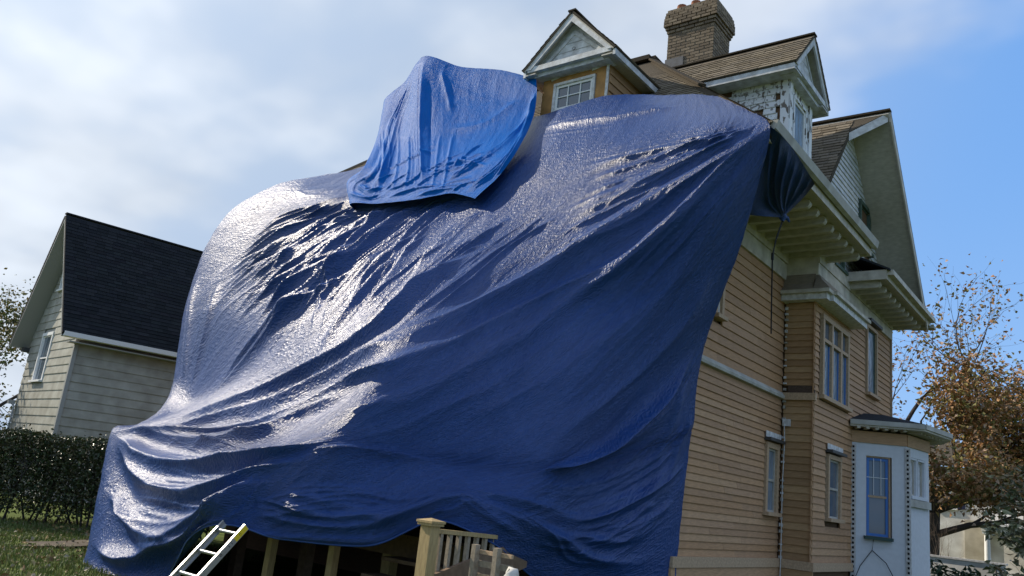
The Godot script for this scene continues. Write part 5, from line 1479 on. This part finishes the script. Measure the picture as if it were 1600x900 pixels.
func build_autumn_tree():
	var base := Vector3(-5.0, 0, -27.0)
	var T := thing("autumn_tree", base, "spreading tree with thinning orange-brown leaves beyond the stripped house", "tree")
	var st := begin()
	var tips := []
	tube(st, [base + Vector3(0, -0.1, 0), base + Vector3(0.05, 1.2, 0), base + Vector3(0.15, 2.4, 0.1)], [0.34, 0.27, 0.23], 9)
	var f := base + Vector3(0.15, 2.4, 0.1)
	grow(st, f, Vector3(0.75, 0.62, 0.1), 2.5, 0.15, 4, tips, 0.16, 0.10)
	grow(st, f, Vector3(-0.2, 0.95, 0.2), 2.7, 0.15, 4, tips, 0.16, 0.12)
	grow(st, f, Vector3(0.35, 0.9, -0.2), 2.9, 0.15, 4, tips, 0.16, 0.14)
	grow(st, base + Vector3(0.08, 1.7, 0.05), Vector3(0.95, 0.42, 0.15), 2.3, 0.12, 4, tips, 0.16, 0.08)
	grow(st, f, Vector3(-0.7, 0.6, -0.3), 2.4, 0.12, 4, tips, 0.16, 0.12)
	grow(st, f, Vector3(0.9, 0.35, 0.3), 2.6, 0.13, 4, tips, 0.16, 0.06)
	grow(st, f, Vector3(0.1, 0.7, 0.7), 2.2, 0.12, 4, tips, 0.16, 0.06)
	put("trunk", st, M.bark, T)
	var spots := []
	for p in tips:
		# the upper twigs are already bare
		var thick: float = clampf(1.2 - (p.y - 3.4) / 3.0, 0.06, 1.0)
		for k in int(26 * thick + rng.randf()):
			spots.append(p + Vector3(rng.randfn(), rng.randfn(), rng.randfn()) * 0.24)
	leaves("crown", T, spots, leaf_mesh(0.13, 0.075), leaf_material(0.6, 0.5), [Color(0.30, 0.145, 0.055), Color(0.26, 0.15, 0.06), Color(0.20, 0.16, 0.05), Color(0.15, 0.14, 0.04), Color(0.34, 0.19, 0.08), Color(0.32, 0.22, 0.15)])

func build_left_trees():
	var spec := [[Vector3(-34, 0, -12.0), 8.2, "yellow-green tree with bare topmost twigs behind the beige neighbour house", 0.8], [Vector3(-36, 0, -9.2), 7.0, "bushy green tree beyond the hedge left of the beige house", 1.0], [Vector3(-30.3, 0, -9.2), 4.4, "low reddish shrub-like tree against the beige house wall", 1.0]]
	for q in spec.size():
		var s: Array = spec[q]
		var base: Vector3 = s[0]
		var T := thing("background_tree", base, s[2], "tree", "")
		var st := begin()
		var tips := []
		var h: float = s[1]
		tube(st, [base, base + Vector3(0, h * 0.3, 0)], [0.2, 0.14], 7)
		for k in 5:
			grow(st, base + Vector3(0, h * (0.14 + 0.05 * k), 0), Vector3(sin(k * 1.4), 0.9, cos(k * 1.4)).normalized(), h * 0.30, 0.08, 3, tips, 0.2, 0.14)
		put("trunk", st, M.bark, T)
		var spots := []
		for p in tips:
			var thick: float = clampf(1.4 - (p.y - h * 0.45) / (h * 0.5), 0.05, 1.0) * s[3]
			for k in int(13 * thick + rng.randf()):
				spots.append(p + Vector3(rng.randfn(), rng.randfn(), rng.randfn()) * 0.32)
		var tones := [Color(0.11, 0.13, 0.03), Color(0.16, 0.14, 0.04), Color(0.06, 0.085, 0.025), Color(0.20, 0.15, 0.05)] if q < 2 else [Color(0.16, 0.07, 0.035), Color(0.11, 0.06, 0.03), Color(0.08, 0.085, 0.03)]
		leaves("crown", T, spots, leaf_mesh(0.15, 0.09), leaf_material(0.6, 0.5), tones)

func build_hedge():
	var a := Vector3(-20.6, 0, -3.6); var b := Vector3(-15.2, 0, -10.2)
	var T := thing("hedge", (a + b) * 0.5, "clipped dark green hedge with bare stems showing near its foot", "hedge")
	var u := (b - a).normalized()
	var s := u.cross(Vector3.UP)
	var len := a.distance_to(b)
	var st := begin()
	var spots := []
	for k in 60:
		var p := a + u * len * (k + rng.randf()) / 60.0 + s * rng.randf_range(-0.3, 0.3)
		var q := p + Vector3(rng.randfn() * 0.35, rng.randf_range(0.9, 1.7), rng.randfn() * 0.25)
		tube(st, [p, p.lerp(q, 0.5) + Vector3(rng.randfn() * 0.06, 0, rng.randfn() * 0.06), q], [0.022, 0.016, 0.007], 5)
		for j in 3:
			var m := p.lerp(q, rng.randf_range(0.3, 0.8))
			tube(st, [m, m + Vector3(rng.randfn() * 0.3, rng.randf_range(0.2, 0.6), rng.randfn() * 0.3)], [0.009, 0.004], 4)
	put("stems", st, M.bark, T)
	for k in 52000:
		var f := rng.randf()
		var y := 0.14 + 1.58 * pow(rng.randf(), 0.72)
		var half := 0.46 - 0.10 * (y / 1.7)
		var x := rng.randf_range(-1, 1)
		x = signf(x) * pow(absf(x), 0.5) * half + rng.randfn() * 0.04
		y += sin(f * 37.0) * 0.03 + (rng.randf_range(0, 0.16) if rng.randf() < 0.04 else 0.0)
		spots.append(a + u * len * f + s * x + Vector3(0, y, 0))
	leaves("foliage", T, spots, leaf_mesh(0.07, 0.042), leaf_material(0.32, 0.3), [Color(0.035, 0.055, 0.018), Color(0.05, 0.07, 0.022), Color(0.07, 0.085, 0.03), Color(0.045, 0.045, 0.02), Color(0.09, 0.085, 0.035)])

func build_right_shrubs():
	# dark rhododendron
	var base := Vector3(-3.15, 0, -20.0)
	var T := thing("rhododendron", base, "dark glossy broad-leaved shrub in front of the low white wall", "shrub")
	var st := begin()
	var tips := []
	for k in 7:
		grow(st, base, Vector3(sin(k * 0.9) * 0.75, 1.0, cos(k * 0.9) * 0.6).normalized(), 0.62, 0.022, 2, tips, 0.2, 0.1)
	put("stems", st, M.bark, T)
	var spots := []
	for p in tips:
		if p.y > 0.4:
			for k in 3: spots.append(p + Vector3(rng.randfn(), rng.randfn(), rng.randfn()) * 0.05)
	leaves("foliage", T, spots, leaf_mesh(0.19, 0.06), leaf_material(0.3, 0.25), [Color(0.015, 0.035, 0.014), Color(0.022, 0.045, 0.018), Color(0.03, 0.05, 0.02)])
	# magnolia branches reaching in from the right
	base = Vector3(-0.55, 0, -16.0)
	T = thing("magnolia", base, "evergreen tree with long pale-backed leaves beside the white house", "tree")
	st = begin()
	tips = []
	tube(st, [base, base + Vector3(0.0, 1.4, 0), base + Vector3(-0.1, 2.6, 0)], [0.12, 0.10, 0.07], 8)
	for q in [[1.0, Vector3(-0.9, 0.25, 0.1)], [1.5, Vector3(-0.85, 0.35, -0.2)], [1.8, Vector3(-0.9, 0.3, 0.2)], [2.1, Vector3(-0.7, 0.55, 0.1)], [2.5, Vector3(-0.6, 0.5, -0.1)], [2.5, Vector3(0.5, 0.7, 0.1)], [1.3, Vector3(-0.7, 0.1, 0.3)]]:
		grow(st, base + Vector3(-0.04, q[0], 0), q[1].normalized(), 0.72, 0.03, 2, tips, 0.14, 0.05)
	put("trunk", st, M.bark, T)
	spots = []
	for p in tips:
		for k in 3:
			if rng.randf() < 0.85: spots.append(p + Vector3(rng.randfn(), rng.randfn(), rng.randfn()) * 0.05)
	leaves("crown", T, spots, leaf_mesh(0.15, 0.062), leaf_material(0.3, 0.3), [Color(0.09, 0.11, 0.05), Color(0.13, 0.14, 0.07), Color(0.24, 0.24, 0.14), Color(0.10, 0.10, 0.05), Color(0.16, 0.12, 0.06)])
	# leafless shrub
	base = Vector3(-4.6, 0, -25.6)
	T = thing("bare_shrub", base, "leafless pale twiggy shrub behind the low white wall", "shrub")
	st = begin()
	tips = []
	for k in 6:
		grow(st, base + Vector3(rng.randfn() * 0.15, 0, 0), Vector3(sin(k * 1.1) * 0.5, 1.0, cos(k * 1.1) * 0.4).normalized(), 1.0, 0.02, 3, tips, 0.15, 0.15)
	put("twigs", st, mat(lin(0.24, 0.18, 0.14), 0.9), T)

# ---------------------------------------------------------------- ground
func build_ground():
	var st := begin()
	var N := 70
	# one sheet to the horizon, finer near the house
	var xs := [-400.0, -150.0, -60.0]
	for i in N: xs.append(-40.0 + i * 0.75)
	xs += [30.0, 150.0, 400.0]
	var zs := [400.0, 150.0, 30.0]
	for i in 64: zs.append(6.0 - i * 0.8)
	zs += [-70.0, -150.0, -400.0]
	var nz := FastNoiseLite.new(); nz.seed = 4; nz.frequency = 0.25
	var hgt := func(x: float, z: float) -> float: return nz.get_noise_2d(x, z) * 0.035 - 0.02
	st.set_smooth_group(1)
	for i in range(xs.size() - 1):
		for j in range(zs.size() - 1):
			var p := []
			for q in [[i, j], [i + 1, j], [i + 1, j + 1], [i, j + 1]]:
				p.append(Vector3(xs[q[0]], hgt.call(xs[q[0]], zs[q[1]]), zs[q[1]]))
			for v in [p[0], p[2], p[1], p[0], p[3], p[2]]:
				st.add_vertex(v)
	structure("ground", st, M.turf)
	# worn strip of bare soil
	st = begin()
	var soil := []
	for k in 16:
		var an := TAU * k / 16.0
		var r := 1.0 + 0.25 * sin(k * 2.3)
		soil.append(Vector3(-13.9 + cos(an) * 0.35 * r + sin(an) * 0.4, 0.022, -6.9 + sin(an) * 1.0 * r))
	for k in 16:
		face(st, [soil[k], soil[(k + 1) % 16], Vector3(-13.9, 0.025, -6.9)], Vector3.UP)
	structure("soil_patch", st, M.earth)
	# blades of grass where the lawn comes near
	var spots := []
	while spots.size() < 26000:
		var p := Vector3(rng.randf_range(-18.0, -9.5), 0.0, rng.randf_range(-9.5, -3.9))
		# only the wedge of lawn left of the tarpaulin
		if p.x > -12.0 and p.z < -6.0: continue
		if Vector2((p.x + 13.9) / 0.5, (p.z + 6.9) / 1.1).length() < 0.9: continue
		spots.append(p + Vector3(0, hgt.call(p.x, p.z), 0))
	var bl := begin()
	face(bl, [Vector3(-0.006, 0, 0), Vector3(0.006, 0, 0), Vector3(0.004, 0.035, 0.006), Vector3(-0.003, 0.04, 0.006)], Vector3(0, 0, 1))
	face(bl, [Vector3(-0.003, 0.04, 0.006), Vector3(0.004, 0.035, 0.006), Vector3(0.002, 0.065, 0.022)], Vector3(0, 0, 1))
	var mm := MultiMesh.new()
	mm.transform_format = MultiMesh.TRANSFORM_3D
	mm.use_colors = true
	mm.mesh = commit(bl)
	mm.instance_count = spots.size()
	var tn := [Color(0.10, 0.14, 0.03), Color(0.13, 0.17, 0.04), Color(0.08, 0.11, 0.028), Color(0.16, 0.15, 0.06)]
	for i in spots.size():
		var b := Basis(Vector3.UP, rng.randf() * TAU) * Basis(Vector3.RIGHT, rng.randf_range(-0.5, 0.5))
		mm.set_instance_transform(i, Transform3D(b.scaled(Vector3.ONE * rng.randf_range(0.6, 1.4)), spots[i]))
		var t: Color = tn[rng.randi() % 4]
		mm.set_instance_color(i, t)
	var o := MultiMeshInstance3D.new()
	o.name = "grass"
	o.multimesh = mm
	o.material_override = leaf_material(0.6, 0.4)
	add_child(o)
	o.set_meta("kind", "stuff")
	tag(o, "short green lawn grass between hedge and tarpaulin", "grass")
	spots = []
	for k in 1300:
		var p := Vector3(rng.randf_range(-17.5, -9.5), 0.0, rng.randf_range(-9.0, -3.9))
		if p.x > -12.2 and p.z < -6.0: continue
		spots.append(p + Vector3(0, hgt.call(p.x, p.z) + 0.03, 0))
	o = leaves("fallen_leaves", self, spots, leaf_mesh(0.085, 0.06, 0.1), leaf_material(0.7, 0.3), [Color(0.25, 0.16, 0.06), Color(0.16, 0.09, 0.04), Color(0.34, 0.26, 0.12), Color(0.28, 0.24, 0.17)], [0.6, 1.2], 0.0)
	o.set_meta("kind", "stuff")
	tag(o, "dry tan leaves scattered over the lawn", "leaves")

# ---------------------------------------------------------------- scene
func _ready():
	rng.seed = 20241
	var cam := Camera3D.new()
	cam.name = "camera"
	cam.position = Vector3(0, 1.6, 0)
	cam.basis = Basis(Vector3.UP, 0.670255) * Basis(Vector3.RIGHT, 0.246821) * Basis(Vector3.BACK, 0.11362)
	cam.fov = rad_to_deg(2.0 * atan(450.0 / 1260.54))
	cam.far = 1200.0
	add_child(cam)
	cam.current = true
	var env := Environment.new()
	env.background_mode = Environment.BG_SKY
	env.sky = make_sky()
	env.tonemap_mode = Environment.TONE_MAPPER_LINEAR
	env.tonemap_exposure = 1.15
	env.sdfgi_enabled = true
	env.ssao_enabled = true
	env.ssil_enabled = true
	var we := WorldEnvironment.new()
	we.name = "environment"
	we.environment = env
	add_child(we)
	var sun := DirectionalLight3D.new()
	sun.name = "sun"
	sun.light_energy = 1.5
	sun.light_color = Color(1.0, 0.95, 0.87)
	sun.light_angular_distance = 0.5
	sun.shadow_enabled = true
	add_child(sun)
	sun.look_at_from_position(SUN_DIR * 50.0, Vector3.ZERO)
	make_materials()
	print("materials")
	build_ground()
	print("ground")
	build_house()
	print("house")
	build_porch()
	build_left_neighbour()
	build_right_neighbour()
	build_tarps()
	print("tarps")
	build_ladder()
	build_autumn_tree()
	build_left_trees()
	build_hedge()
	build_right_shrubs()
	print("done")
